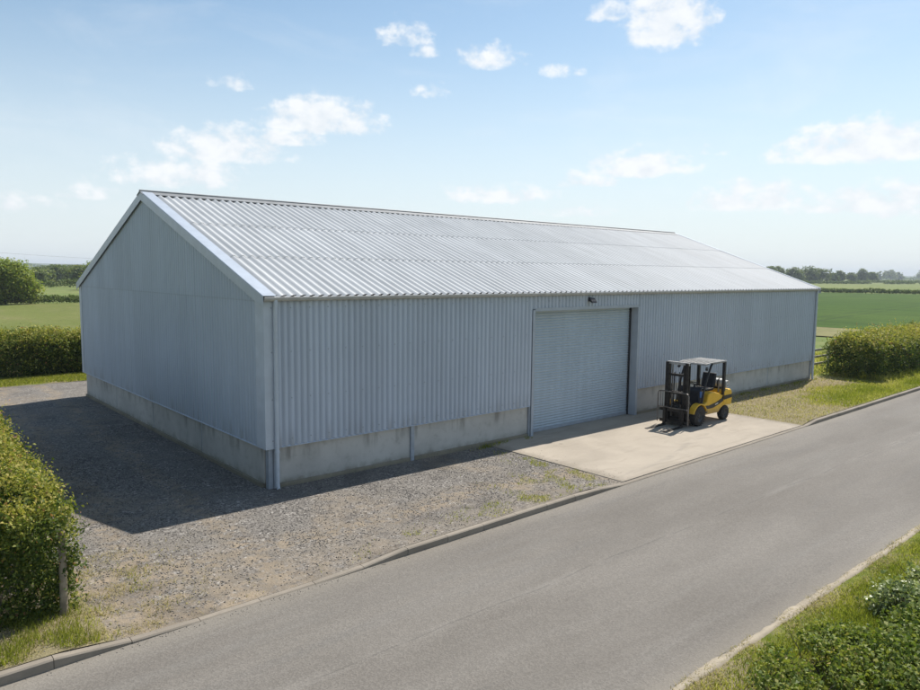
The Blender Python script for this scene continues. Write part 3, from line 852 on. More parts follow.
# dashboard, column and wheel
MB().prism([(.62, .58), (.62, 1.08), (.50, 1.20), (.42, 1.17), (.44, .62)], 'y', -.38, .38).build('dashboard', M['seat'], fk, bevel=.02)
MB().prism([(.425, .92), (.41, 1.12), (.40, 1.12), (.405, .9)], 'y', .02, .34).build('dash_panel', M['blue'], fk)
MB().box(.44, .58, .384, .392, .88, 1.08).build('side_panel', M['blue'], fk)
sw = empty('steering_wheel', (.24, .0, 1.27)); sw.parent = fk; sw.rotation_euler = (0, R(-25), 0)
ring = [(.17 + .014 * math.cos(t), .014 * math.sin(t)) for t in np.linspace(0, 2 * math.pi, 9)]
w = MB().lathe(ring, (0, 0, 0), 'z', 24)
for a in (R(90), R(210), R(330)):
    w.tube([(0, 0, -.02), (.17 * math.cos(a), .17 * math.sin(a), 0)], .011, 6)
w.build('wheel_rim', M['black'], sw, smooth=True)
MB().tube([(0, 0, -.02), (.0, 0, -.35)], .035, 10).build('steering_column', M['black'], sw, smooth=True)
for y in (.2, -.2):
    MB().tube([(.36, y, 1.1), (.34, y * 1.1, 1.30)], .010, 6).build('control_lever', M['black'], fk)
# gas bottle lying across the counterweight, strapped in its cradle
gb = empty('gas_bottle', (-.98, 0, 1.21)); gb.parent = fk
pr = [(.001, -.42), (.08, -.415), (.135, -.38), (.155, -.31), (.155, .31), (.135, .38), (.08, .415), (.001, .42)]
MB().lathe(pr, (0, 0, 0), 'y', 24).build('bottle_body', M['gas'], gb, smooth=True)
MB().lathe([(.09, .40), (.115, .40), (.115, .50), (.105, .50), (.09, .40)], (0, 0, 0), 'y', 20).tube([(0, .42, 0), (0, .49, 0)], .03, 10).build('bottle_collar', M['gas'], gb, smooth=True)
for y in (-.2, .2):
    MB().lathe([(.157, y - .02), (.163, y - .02), (.163, y + .02), (.157, y + .02)], (0, 0, 0), 'y', 24).build('strap', M['black'], gb)
MB().box(-.16, .16, -.34, .34, -.19, -.145).build('bottle_cradle', M['black'], gb, bevel=.01)
MB().tube([(-.62, .36, .95), (-.62, .36, 1.38)], .028, 10).build('exhaust_pipe', M['wear'], fk, smooth=True)

# ------------------------------------------------------------------ foliage tools
def leaves(P, size, rg, up=.35, out=None, jit=.5, aspect=.55):
    """one folded four-cornered leaf at each point of P"""
    n = len(P)
    N = rg.normal(size=(n, 3)); N /= np.linalg.norm(N, axis=1)[:, None]
    N[:, 2] = N[:, 2] + up
    if out is not None: N += out
    N /= np.linalg.norm(N, axis=1)[:, None] + 1e-9
    A = rg.normal(size=(n, 3)); A -= (A * N).sum(1)[:, None] * N; A /= np.linalg.norm(A, axis=1)[:, None] + 1e-9
    B = np.cross(N, A)
    s = (size * rg.uniform(1 - jit, 1 + jit, n))[:, None]
    v0 = P - A * s * .5; v2 = P + A * s * .5 - N * s * .10
    v1 = P + B * s * aspect * .5 + N * s * .12; v3 = P - B * s * aspect * .5 + N * s * .12
    V = np.stack([v0, v1, v2, v3], 1).reshape(-1, 3)
    F = np.arange(4 * n).reshape(n, 4)
    return V, F

def hedge_points(x0, x1, y0, y1, top, n, rg, clump=.22, shell=.75, lump=.16, faces=None):
    """points in the outer skin of a trimmed-then-grown-out hedge; top(x,y) gives its height"""
    lx, ly = x1 - x0, y1 - y0
    h = float(np.mean(top(np.array([x0, (x0 + x1) / 2, x1]), np.array([y0, (y0 + y1) / 2, y1]))))
    area = {'t': lx * ly, 'x-': ly * h, 'x+': ly * h, 'y-': lx * h, 'y+': lx * h}
    if faces: area = {k: v * faces.get(k, 0.3) for k, v in area.items()}
    ks = list(area); pr = np.array([area[k] for k in ks]); pr = pr / pr.sum()
    nc = max(40, int(n / 26))
    f = rg.choice(len(ks), nc, p=pr)
    u = rg.uniform(0, 1, nc); w = rg.uniform(0, 1, nc)
    C = np.zeros((nc, 3)); O = np.zeros((nc, 3))
    for i, k in enumerate(ks):
        m = f == i
        if k == 't':
            C[m, 0] = x0 + lx * u[m]; C[m, 1] = y0 + ly * w[m]; C[m, 2] = 1.0; O[m] = (0, 0, 1)
        elif k[0] == 'x':
            C[m, 0] = x0 if k == 'x-' else x1; C[m, 1] = y0 + ly * u[m]; C[m, 2] = w[m]; O[m] = (-1 if k == 'x-' else 1, 0, .2)
        else:
            C[m, 1] = y0 if k == 'y-' else y1; C[m, 0] = x0 + lx * u[m]; C[m, 2] = w[m]; O[m] = (0, -1 if k == 'y-' else 1, .2)
    H = top(C[:, 0], C[:, 1])
    rel = C[:, 2].copy()
    C[:, 2] = C[:, 2] * H
    # rounded shoulders and lumps
    cx, cy = (x0 + x1) / 2, (y0 + y1) / 2
    sh = np.clip((rel - .72) / .28, 0, 1) ** 2
    ex = (C[:, 0] - cx) / (lx / 2); ey = (C[:, 1] - cy) / (ly / 2)
    near_x = np.clip((np.abs(C[:, 0] - cx) - lx / 2 + .6) / .6, 0, 1); near_y = np.clip((np.abs(C[:, 1] - cy) - ly / 2 + .6) / .6, 0, 1)
    C[:, 2] -= sh * H * (.16 * np.maximum(near_x, near_y) ** 2)
    C[:, 0] -= np.sign(ex) * sh * near_x * .22; C[:, 1] -= np.sign(ey) * sh * near_y * .22
    low = np.clip(1 - rel / .25, 0, 1)
    C -= O * (low * .16)[:, None]
    lp = (vnoise(C[:, 0] + C[:, 2], C[:, 1] - C[:, 2] * .7, .9, 21) + .7 * vnoise(C[:, 0] - C[:, 2] * .8, C[:, 1] + C[:, 2], .4, 22))
    C += O * (lump * lp)[:, None]
    dep = -np.abs(rg.normal(0, .10, nc)) * (rg.uniform(0, 1, nc) < .7)
    C += O * dep[:, None]
    k = rg.integers(0, nc, n)
    P = C[k] + rg.normal(0, 1, (n, 3)) * clump * np.array([.55, .55, .45])
    P[:, 2] = np.maximum(P[:, 2], .03)
    ct = rg.uniform(0, 1, nc)
    return P, O[k], rel[k], ct[k]

def hedge(name, x0, x1, y0, y1, top, n, size, label, cat='hedge', mat='hedge', seed=1, group=None, clump=.22, lump=.16, faces=None, shoots=0, core=True, stems=True, fresh=.34, base=.12):
    rg = np.random.default_rng(seed)
    root = empty(name, ((x0 + x1) / 2, (y0 + y1) / 2, 0))
    off = np.array([(x0 + x1) / 2, (y0 + y1) / 2, 0])
    P, O, rel, ct = hedge_points(x0, x1, y0, y1, top, n, rg, clump, lump=lump, faces=faces)
    V, F = leaves(P, size, rg, .35, O * .5)
    t = np.clip(base + .42 * ct + .25 * rg.normal(0, 1, n) * .5 + fresh * np.clip((rel - .55) / .45, 0, 1), 0, .93)
    t = np.where(rg.uniform(0, 1, n) < .015, 1, t)
    T = np.repeat(t, 4)
    # interior leaves that close the hedge to view
    if core:
        m = n // 4
        Q = np.stack([rg.uniform(x0 + .12, x1 - .12, m), rg.uniform(y0 + .12, y1 - .12, m), rg.uniform(.03, 1, m)], 1)
        Q[:, 2] *= top(Q[:, 0], Q[:, 1]) * .9
        V2, F2 = leaves(Q, size * 2.1, rg, .1)
        F = np.concatenate([F, F2 + len(V)]); V = np.concatenate([V, V2]); T = np.concatenate([T, np.repeat(rg.uniform(0, .4, m), 4)])
    if shoots:
        # young shoots standing out of the top and the sunny edge
        SV = []; ST = []
        for i in range(shoots):
            a = P[rg.integers(0, n)]
            j = 0
            while (a[2] < .55 * top(a[0], a[1])) and j < 20:
                a = P[rg.integers(0, n)]; j += 1
            d = np.array([rg.normal(0, .45), rg.normal(0, .45), 1.0]); d /= np.linalg.norm(d)
            ln = rg.uniform(.12, .42) * (size / .05) ** .5
            q = rg.integers(6, 12)
            s = np.linspace(0, 1, q)
            SV.append(a + d * (s * ln)[:, None] + rg.normal(0, .014, (q, 3))); ST.append(np.clip(.62 + .34 * s + rg.normal(0, .08), 0, 1))
        SP = np.concatenate(SV); STt = np.concatenate(ST)
        V3, F3 = leaves(SP, size * .8, rg, .5)
        F = np.concatenate([F, F3 + len(V)]); V = np.concatenate([V, V3]); T = np.concatenate([T, np.repeat(STt, 4)])
    np_obj('foliage', V - off, F, M[mat], root, tint=T)
    if stems:
        mb = MB()
        ns = max(6, int((x1 - x0 + y1 - y0) * 2.2))
        for i in range(min(ns, 120)):
            x = rg.uniform(x0 + .15, x1 - .15); y = rg.uniform(y0 + .15, y1 - .15); hh = float(top(np.array([x]), np.array([y]))[0])
            mb.tube([(x - off[0], y - off[1], 0), (x - off[0] + rg.normal(0, .08), y - off[1] + rg.normal(0, .08), hh * .45), (x - off[0] + rg.normal(0, .2), y - off[1] + rg.normal(0, .2), hh * .85)], [.03, .02, .008], 5)
        mb.build('stems', M['bark'], root)['kind'] = 'stuff'
    tag(root, label, cat, group)
    return root

def const(h, a=.08, seed=31):
    return lambda x, y: h + a * vnoise(x, y, 1.6, seed)

# big hedge in the left foreground
hedge('hedge', -7.9, -4.72, -3.62, 9.0, lambda x, y: 1.88 + .075 * np.clip(y + 3.5, 0, 9) + .20 * np.clip(-5.6 - x, 0, 1) + .10 * vnoise(x, y, 1.4, 41), 105000, .052,
      'tall yellow-green hedge beside the gravel track, ending at a wooden post', seed=5, clump=.155, lump=.17, faces={'t': 1.2, 'y-': 2.2, 'x+': 1.0, 'x-': .25, 'y+': .2}, shoots=420)
hedge('hedge', -13, 6, 21.9, 23.7, lambda x, y: 2.05 + .022 * (-x) + .18 * vnoise(x, y, 2.4, 42), 90000, .085,
      'dark green hedge across the far end of the gravel, behind the shed gable', seed=6, clump=.24, lump=.2, faces={'t': 1, 'y-': 1.6, 'x+': .6, 'x-': .3, 'y+': .5}, shoots=110, fresh=.22, base=.17)
hedge('hedge', 29.7, 62, -2.3, .15, lambda x, y: 2.05 + .12 * vnoise(x, y, 2.2, 43), 80000, .095,
      'thick hedge with a sunlit top on the roadside verge beyond the shed', seed=7, clump=.26, lump=.2, faces={'t': 1.3, 'y-': 1.5, 'x-': 2.5, 'x+': .2, 'y+': .3}, shoots=240)

# post at the hedge end
MB().tube([(0, 0, -.1), (.01, 0, .5), (.02, .01, 1.22), (.02, .01, 1.24)], [.054, .052, .049, .038], 12).build('fence_post', M['post'], smooth=True).location = (-4.88, -3.66, 0)
tag(bpy.data.objects['fence_post'], 'round weathered wooden post at the end of the tall hedge', 'fence post')

# rail fence between the shed corner and the hedge
fe = empty('wooden_fence', (28.3, .95, 0))
tag(fe, 'short weathered wooden rail fence between the shed corner and the hedge', 'fence')
for x in (0.0, 1.9, 3.8):
    MB().box(x - .06, x + .06, -.06, .06, -.1, 1.22).build('post', M['wood'], fe, bevel=.01)
for zz in (.42, .78, 1.12):
    MB().box(-.35, 4.2, -.10, -.062, zz, zz + .11).build('rail', M['wood'], fe, bevel=.008)

# bushes on the near verge
def mound(name, cx, cy, rx, ry, h, n, size, mat, label, seed, tl=(.0, .95), stems=24):
    rg = np.random.default_rng(seed)
    root = empty(name, (cx, cy, .08))
    nc = n // 22
    a = rg.uniform(0, 6.283, nc); rr = np.sqrt(rg.uniform(0, 1, nc))
    C = np.stack([np.cos(a) * rr * rx, np.sin(a) * rr * ry, np.zeros(nc)], 1)
    prof = np.sqrt(np.clip(1 - rr ** 2.4, 0, 1))
    C[:, 2] = h * prof * (1 + .28 * vnoise(C[:, 0] + cx, C[:, 1] + cy, .55, seed)) * rg.uniform(.55, 1.0, nc) ** .5
    keep = vnoise(C[:, 0] + cx, C[:, 1] + cy, .42, seed + 7) > -.05
    C = C[keep]; nc = len(C)
    k = rg.integers(0, nc, n)
    P = C[k] + rg.normal(0, 1, (n, 3)) * np.array([.09, .09, .06]); P[:, 2] = np.maximum(P[:, 2], .01)
    V, F = leaves(P, size, rg, .8, None, .6, .7)
    t = np.clip(rg.uniform(*tl, n) * .6 + .4 * rg.uniform(*tl, nc)[k], 0, 1)
    np_obj('foliage', V, F, M[mat], root, tint=np.repeat(t, 4))
    mb = MB()
    for i in range(stems):
        x, y = rg.uniform(-.6, .6) * rx, rg.uniform(-.6, .6) * ry
        mb.tube([(x, y, 0), (x * 1.15 + rg.normal(0, .06), y * 1.15 + rg.normal(0, .06), h * .5), (x * 1.3 + rg.normal(0, .1), y * 1.3 + rg.normal(0, .1), h * .95)], [.010, .007, .003], 4)
    mb.build('stems', M['bark'], root)['kind'] = 'stuff'
    return tag(root, label, 'bush')
mound('bush', 4.6, -11.55, 1.05, .55, .44, 9500, .055, 'gloss', 'low bush with pale glossy leaves on the near grass verge', 51, (.2, 1.0))
mound('bramble_bush', 1.75, -11.35, 1.25, .62, .30, 7500, .046, 'bramble', 'sprawling bramble bush on the near verge at the road edge', 52, (.1, 1.0))
mound('bramble_bush', 2.9, -12.1, 1.9, .75, .42, 9500, .050, 'bramble', 'larger bramble bush growing just behind the pale glossy-leaved bush', 53, (.0, .9))

# ------------------------------------------------------------------ grass and stones
def blades(name, P, h, w, rg, mat, tint, lean=.5):
    n = len(P)
    a = rg.uniform(0, 6.283, n); d = np.stack([np.cos(a), np.sin(a), np.zeros(n)], 1)
    ln = (rg.uniform(.1, 1, n) * lean * h)[:, None]
    b = rg.uniform(0, 6.283, n); s = np.stack([np.cos(b), np.sin(b), np.zeros(n)], 1) * (w * .5)
    ww = rg.uniform(.7, 1.3, n)[:, None]
    H = h[:, None] * np.array([0, 0, 1.0])
    v0 = P - s * ww; v1 = P + s * ww
    m = P + H * .6 + d * ln * .35
    v2 = m + s * ww * .75; v3 = m - s * ww * .75
    t = P + H * .98 + d * ln
    V = np.stack([v0, v1, v2, v3, t, t + s * .1], 1).reshape(-1, 3)
    i = np.arange(n) * 6
    F = np.concatenate([np.stack([i, i + 1, i + 2, i + 3], 1), np.stack([i + 3, i + 2, i + 5, i + 4], 1)])
    o = np_obj(name, V, F, M[mat], tint=np.repeat(tint, 6))
    return tag(o, kind='stuff')

def scatter(n, x0, x1, y0, y1, rg, dens, zf):
    x = rg.uniform(x0, x1, n); y = rg.uniform(y0, y1, n)
    k = rg.uniform(0, 1, n) < np.clip(dens(x, y), 0, 1)
    x, y = x[k], y[k]
    return np.stack([x, y, zf(x, y) - .005], 1)

rg = np.random.default_rng(61)
nv = lambda x, y: .0 + .10 * sm((-10.24 - y) / 1.2) + .05 * vnoise(x, y, 2.4, 6) * sm((-10.24 - y) / .8)
P = scatter(150000, -1.0, 13, -13.6, -10.24, rg, lambda x, y: sm((-10.22 - y) / .35) * (.70 + .5 * vnoise(x, y, 1.1, 62)) * (1 - .45 * (y < -12.2)), nv)
tn = np.clip(.46 + .34 * vnoise(P[:, 0], P[:, 1], .9, 63) + rg.normal(0, .17, len(P)) + .18 * sm((P[:, 1] + 10.7) / .4), 0, 1)
hh = (.055 + .05 * rg.uniform(0, 1, len(P))) * (1 + .7 * vnoise(P[:, 0], P[:, 1], .7, 64)) * (.45 + .55 * sm((-10.25 - P[:, 1]) / .6))
blades('grass', P, np.maximum(hh, .02), .009, rg, 'grass', tn, .9)
P = scatter(14000, -1, 14, -10.6, -10.19, rg, lambda x, y: .8 * sm((vnoise(x, y, .5, 91) + .3) / .5), nv)
blades('dry_grass', P, .015 + .05 * rg.uniform(0, 1, len(P)), .010, rg, 'dry', rg.uniform(.1, 1, len(P)), 2.2)
P = scatter(30000, 13, 60, -13, -10.24, rg, lambda x, y: sm((-10.22 - y) / .35) * .9, nv)
blades('grass', P, .07 + .07 * rg.uniform(0, 1, len(P)), .03, rg, 'grass', np.clip(rg.normal(.5, .2, len(P)), 0, 1), .9)
# far roadside verge: green strip by the kerb and under the hedge, dry stalks near the shed
def dryness(x, y):
    q = 1.3 * vnoise(x, y, 2.2, 66) + .5 * vnoise(x, y, .8, 60)
    return np.maximum(sm((y + 2.15 + q) / .7), 1.0 * sm((23.3 - x + 2.4 * q) / 3)) * (x < 29.3)
P = scatter(110000, 16.7, 44, -4.75, -.12, rg, lambda x, y: (y > yk(x) + .15) * (.62 + .4 * vnoise(x, y, .9, 65)) * (1 - .97 * dryness(x, y)), lambda x, y: ground_z(x, y) + .012)
tn = np.clip(.60 + .34 * vnoise(P[:, 0], P[:, 1], 1.3, 67) + rg.normal(0, .15, len(P)), 0, 1)
hh = (.05 + .06 * rg.uniform(0, 1, len(P))) * (1 + 2.2 * sm((P[:, 1] + 2.9) / .5) * (P[:, 0] > 29.5)) * (1 + .5 * vnoise(P[:, 0], P[:, 1], .8, 69))
blades('grass', P, np.maximum(hh, .02), .020, rg, 'grass', tn, .8)
P = scatter(80000, 16.7, 44, -4.75, -.1, rg, lambda x, y: (y > yk(x) + .15) * np.maximum(dryness(x, y) * .6, .16) * (.55 + .6 * vnoise(x, y, .6, 68)), lambda x, y: ground_z(x, y) + .012)
blades('dry_grass', P, .03 + .07 * rg.uniform(0, 1, len(P)) ** 2, .018, rg, 'dry', rg.uniform(.1, 1, len(P)), 1.5)
# corner by the post, tufts on the yard and along the kerb
P = scatter(26000, -9.5, -4.1, -4.95, -3.3, rg, lambda x, y: (y > yk(x) + .15) * sm((-4.5 - x + .35 * vnoise(x, y, .7, 71)) / .7 + .25) * sm((vnoise(x, y, .5, 72) + .40 + .22 * (x < -6)) / .5) * .85, lambda x, y: ground_z(x, y) + .006)
tn = np.clip(.42 + .28 * vnoise(P[:, 0], P[:, 1], .8, 73) + rg.normal(0, .17, len(P)) + .35 * sm((P[:, 0] + 5.2) / .8), 0, 1)
blades('grass', P, .05 + .08 * rg.uniform(0, 1, len(P)), .009, rg, 'grass', tn, .9)
def tufts(x, y):
    a = np.exp(-(((x - 4.3) / 2.0) ** 2 + ((y + 4.35) / .42) ** 2)) + .8 * np.exp(-(((x - 6.4) / .4) ** 2 + ((y + 2.6) / 1.6) ** 2)) \
        + .7 * np.exp(-(((x + 4.2) / .55) ** 2 + ((y + 3.1) / .8) ** 2)) + .5 * np.exp(-(((x - .6) / 1.2) ** 2 + ((y + 4.5) / .2) ** 2)) + .5 * np.exp(-(((x - 5.4) / 1.2) ** 2 + ((y + 3.4) / .7) ** 2))
    return a * sm((vnoise(x, y, .55, 75) + .12 + .5 * vnoise(x, y, .2, 76)) / .5)
P = scatter(120000, -5, 6.68, -4.8, -.6, rg, lambda x, y: (y > yk(x) + .15) * tufts(x, y) * .75, ground_z)
tn = np.clip(.66 + .25 * vnoise(P[:, 0], P[:, 1], .5, 77) + rg.normal(0, .2, len(P)), 0, 1)
blades('grass', P, .02 + .05 * rg.uniform(0, 1, len(P)) ** 1.5, .010, rg, 'grass', tn, 1.2)
P = scatter(60000, -9, -2.2, -4.9, -1.6, rg, lambda x, y: (y > yk(x) + .15) * np.exp(-(np.maximum(x + 4.6, 0) / 1.2) ** 2) * .6 * sm(vnoise(x, y, .5, 78) + .4), ground_z)
blades('dry_grass', P, .02 + .05 * rg.uniform(0, 1, len(P)), .009, rg, 'dry', rg.uniform(.2, 1, len(P)), 2.5)
# strip before the rear hedge
P = scatter(26000, -8, 4, 19.4, 22.0, rg, lambda x, y: sm((y - 19.5 + .25 * vnoise(x, y, .8, 79)) / .3) * .9, lambda x, y: .03 + 0 * x)
blades('grass', P, .06 + .07 * rg.uniform(0, 1, len(P)), .022, rg, 'grass', np.clip(rg.normal(.55, .2, len(P)), 0, 1), .9)
P = scatter(9000, 28, 40, .3, 6, rg, lambda x, y: .9 + 0 * x, lambda x, y: .0 + 0 * x)
blades('grass', P, .10 + .16 * rg.uniform(0, 1, len(P)), .03, rg, 'grass', np.clip(rg.normal(.72, .2, len(P)), 0, 1), .9)

# loose stones lying on the gravel
def stones(name, P, r, rg, mat='stone'):
    n = len(P)
    base = np.array([(1, 0, 0), (-.5, .87, 0), (-.5, -.87, 0), (0, 0, .8), (0, 0, -.5)])
    base = np.array([(1, 0, 0), (0, 1, 0), (-1, 0, 0), (0, -1, 0), (0, 0, .75), (0, 0, -.5)])
    S = base[None] * r[:, None, None] * rg.uniform(.6, 1.25, (n, 6, 1))
    a = rg.uniform(0, 6.283, n); c, s = np.cos(a), np.sin(a)
    X = S[:, :, 0] * c[:, None] - S[:, :, 1] * s[:, None]; Y = S[:, :, 0] * s[:, None] + S[:, :, 1] * c[:, None]
    V = np.stack([X + P[:, None, 0], Y + P[:, None, 1], S[:, :, 2] + P[:, None, 2]], -1).reshape(-1, 3)
    f = np.array([(0, 1, 4), (1, 2, 4), (2, 3, 4), (3, 0, 4), (1, 0, 5), (2, 1, 5), (3, 2, 5), (0, 3, 5)])
    F = (f[None] + (np.arange(n) * 6)[:, None, None]).reshape(-1, 3)
    return tag(np_obj(name, V, F, M[mat], tint=np.repeat(np.clip(rg.normal(.48, .24, n), 0, 1), 6)), kind='stuff')
gz2 = lambda x, y: np.where(y < 0, ground_z(x, np.minimum(y, 0)), .018) + .008
dn = lambda x, y: (.55 + .55 * vnoise(x, y, .8, 81) + .25 * vnoise(x, y, .25, 82)) * np.where(y < 0, (y > yk(x) + .18) * (1 - .5 * sm((-3.3 - y) / 1.2)), (x < -.08) * 1.0)
P = scatter(20000, -5.4, 6.65, -4.8, -.08, rg, dn, gz2)
stones('gravel', P, rg.uniform(.008, .020, len(P)), rg)
P = scatter(17000, -5.0, -.08, -.08, 9, rg, dn, gz2)
stones('gravel', P, rg.uniform(.009, .022, len(P)), rg)

P = scatter(9000, 6.7, 16.6, -4.82, -.05, rg, lambda x, y: .5 * np.exp(-(x - 6.7) / .25) + .12 * np.exp(-(16.6 - x) / .2) + .05 * np.exp(-np.abs(y + .1) / .15), lambda x, y: .044 + 0 * x)
stones('gravel', P, rg.uniform(.005, .013, len(P)), rg)
P = scatter(26000, -9, 22, -5.8, -4.8, rg, lambda x, y: (y < yk(x) - .02) * (.10 + .45 * np.exp(-((x + 2.5) / 2.2) ** 2)) * np.exp(-(yk(x) - y) / (.14 + .25 * np.exp(-((x + 2.5) / 2.2) ** 2))), lambda x, y: .012 + 0 * x)
stones('gravel', P, rg.uniform(.004, .012, len(P)), rg)
P = scatter(12000, 5.6, 28, -.32, -.07, rg, lambda x, y: sm((vnoise(x, y, .6, 95) + .05) / .3) * ((x < 8.3) * .5 + (x > 16.8) * .5), lambda x, y: .02 + 0 * x)
blades('grass', P, .03 + .10 * rg.uniform(0, 1, len(P)) ** 2, .012, rg, 'grass', np.clip(rg.normal(.5, .2, len(P)), 0, 1), 1.0)

# ------------------------------------------------------------------ trees and far hedges
def tree(name, x, y, h, rad, label, seed, n=2200, leaf=.5, mat='fartree', trunk_h=.25, group=None, wide=1.0, lobes=9):
    rg = np.random.default_rng(seed)
    root = empty(name, (x, y, 0))
    th = h * trunk_h
    C = []
    for i in range(lobes):
        a = rg.uniform(0, 6.283); rr = rg.uniform(.15, .62) * rad
        zz = th + (h - th) * rg.uniform(.10, .76)
        C.append((math.cos(a) * rr * wide, math.sin(a) * rr * wide, zz, rg.uniform(.32, .52) * rad))
    C.append((0, 0, th + (h - th) * .62, rad * .58)); C.append((rg.normal(0, .15) * rad, rg.normal(0, .15) * rad, h - rad * .36, rad * .36))
    C = np.array(C)
    w = C[:, 3] ** 2; k = rg.choice(len(C), n, p=w / w.sum())
    d = rg.normal(size=(n, 3)); d /= np.linalg.norm(d, axis=1)[:, None]
    # sprays of leaves: a few hundred clump centres over each limb's crown
    m = max(60, n // 14); kc = rg.choice(len(C), m, p=w / w.sum()); dc = rg.normal(size=(m, 3)); dc /= np.linalg.norm(dc, axis=1)[:, None]
    Cc = C[kc, :3] + dc * (C[kc, 3] * rg.uniform(.65, 1.08, m))[:, None] * np.array([1, 1, .85])
    q = rg.integers(0, m, n)
    P = Cc[q] + rg.normal(0, 1, (n, 3)) * rad * .085
    P[:, 2] = np.clip(P[:, 2], th * .55, h * 1.02)
    V, F = leaves(P, leaf, rg, .8, dc[q] * .8)
    t = np.clip(rg.uniform(0, .45, m)[q] + rg.normal(.25, .14, n), 0, 1)
    np_obj('crown', V, F, M[mat], root, tint=np.repeat(t, 4))
    mb = MB(); tr = max(.10, h * .028)
    mb.tube([(0, 0, -.1), (0, 0, th * .6), (rg.normal(0, .05), rg.normal(0, .05), th + (h - th) * .35), (rg.normal(0, .2), rg.normal(0, .2), th + (h - th) * .7)], [tr * 1.25, tr, tr * .6, tr * .25], 7)
    for c in C[:6]:
        mb.tube([(0, 0, th * .8), (c[0] * .5, c[1] * .5, (th + c[2]) / 2), (c[0], c[1], c[2])], [tr * .5, tr * .33, tr * .12], 5)
    mb.build('trunk', M['bark'], root)
    return tag(root, label, 'tree', group)

def far_hedge(x0, y0, x1, y1, h, w, n, leaf, label, seed, gaps=()):
    rg = np.random.default_rng(seed)
    root = empty('hedge', (x0, y0, 0))
    s = rg.uniform(0, 1, n)
    ln = math.hypot(x1 - x0, y1 - y0); ux, uy = (x1 - x0) / ln, (y1 - y0) / ln
    hh = h * (1 + .30 * vnoise(s * ln, s * 0, h * 3.2, seed) + .18 * vnoise(s * ln, s * 0, h * .9, seed + 1))
    o = rg.uniform(-1, 1, n) * w; zz = rg.uniform(.02, 1, n) ** .6 * hh * np.sqrt(np.clip(1.05 - (o / w) ** 2, .1, 1))
    for a, b in gaps:
        keep = ~((s > a) & (s < b)); s, o, zz = s[keep], o[keep], zz[keep]
    P = np.stack([ux * s * ln - uy * o, uy * s * ln + ux * o, zz], 1)
    V, F = leaves(P, leaf, rg, .3)
    t = np.clip(rg.normal(.36, .2, len(P)), 0, 1)
    np_obj('foliage', V, F, M['fartree'], root, tint=np.repeat(t, 4))
    return tag(root, label, 'hedge')

# left side, behind the pasture
tree('oak_tree', 10.2, 99.0, 6.1, 4.0, 'rounded bushy oak tree at the end of the pasture hedge', 101, 22000, .34, 'tree', .04, None, 1.05, 14)
tree('oak_tree', 5.0, 101.0, 5.2, 3.4, 'smaller bushy tree against the large oak across the pasture', 102, 12000, .34, 'tree', .03)
far_hedge(-60, 95, 46, 101, 1.25, .8, 24000, .28, 'low trimmed hedge along the far edge of the pasture', 111)
tree('ash_tree', 39.0, 168, 6.6, 4.0, 'green tree close behind the left slope of the shed roof', 103, 8000, .42, 'tree', .12)
far_hedge(-60, 186, 90, 202, 1.9, 1.4, 9000, .6, 'dark hedge beyond the second pale field, below the wooded rise', 112)
mid = [(79.5, 232, 4.9), (79.0, 262, 4.4), (78.35, 300, 6.0), (76.9, 236, 5.6), (77.75, 330, 5.4), (77.3, 262, 4.6), (78.8, 400, 6.0), (77.5, 440, 6.4), (77.0, 420, 6.4)]
mid = [(-7.05 + d_ * math.cos(R(a_)), -14.6 + d_ * math.sin(R(a_)), h_) for a_, d_, h_ in mid]
LB = ['low rounded tree just right of the oak, beyond the far pasture hedge', 'pale scrubby tree in the group between the oak and the shed', 'tallest dome-shaped tree between the oak and the shed roof',
      'spreading dark tree nearest the shed in the distant group', 'bluish tree behind the dome-shaped one', 'hazy tree low beside the shed roof edge', 'faint rounded tree far above the pale field',
      'hazy far tree on the rise left of the shed', 'faint tree on the skyline touching the shed roof', 'tree hidden in the shade behind the oak', 'tree behind the oak on its left', 'tree at the far left behind the oak']
for i, (x, y, h) in enumerate(mid[:9]):
    tree('distant_tree', x, y, h, h * .85, LB[i], 120 + i, 3000, .62, 'fartree', .04, 'trees between the oak and the shed')
# right side, across the wheat
far_hedge(205, 112, 250, 20, 1.3, 1.0, 14000, .42, 'long dark hedge across the far edge of the green wheat field', 113)
far_hedge(455, 205, 640, 150, 1.9, 1.5, 6000, .9, 'second low hedge beyond the pale meadow, broken by a gap', 114, ((.47, .55), (.72, .76)))
far_hedge(520, 240, 900, 180, 2.2, 1.6, 6000, 1.1, 'thin hedge line below the distant trees', 115, ((.2, .27),))
row = [(455, 222, 9.5, 8, 'dark tree showing above the low end of the shed roof'), (468, 215, 11, 8, 'round tree second along from the shed roof slope'), (490, 222, 11.5, 8, 'broad tree standing beside the shed roof slope, in the distant row'),
       (512, 217, 11, 8, 'bluish tree left of the tallest tree of the distant row'), (538, 219, 12.2, 9, 'broad dome-crowned tree over the shed corner, tallest of its row'), (548, 216, 10.5, 8, 'dark tree joined to the dome-crowned one on its far side'),
       (575, 217, 7.5, 5, 'low round tree just past the shed corner'), (606, 224, 9.5, 5, 'upright tree alone with a visible trunk in the meadow'), (632, 225, 8.0, 5.5, 'small round tree next to the upright one'),
       (684, 236, 12.5, 6.5, 'pointed tree, tall and dark, in the middle of the meadow row'), (703, 234, 9.0, 6, 'low dark tree leaning against the pointed tree')]
for i, (x, y, h, r, lb) in enumerate(row):
    tree('distant_tree', x, y, h, r, lb, 140 + i, 2800, 1.2, 'fartree', .06 if i != 7 else .3, 'distant trees beyond the wheat field')
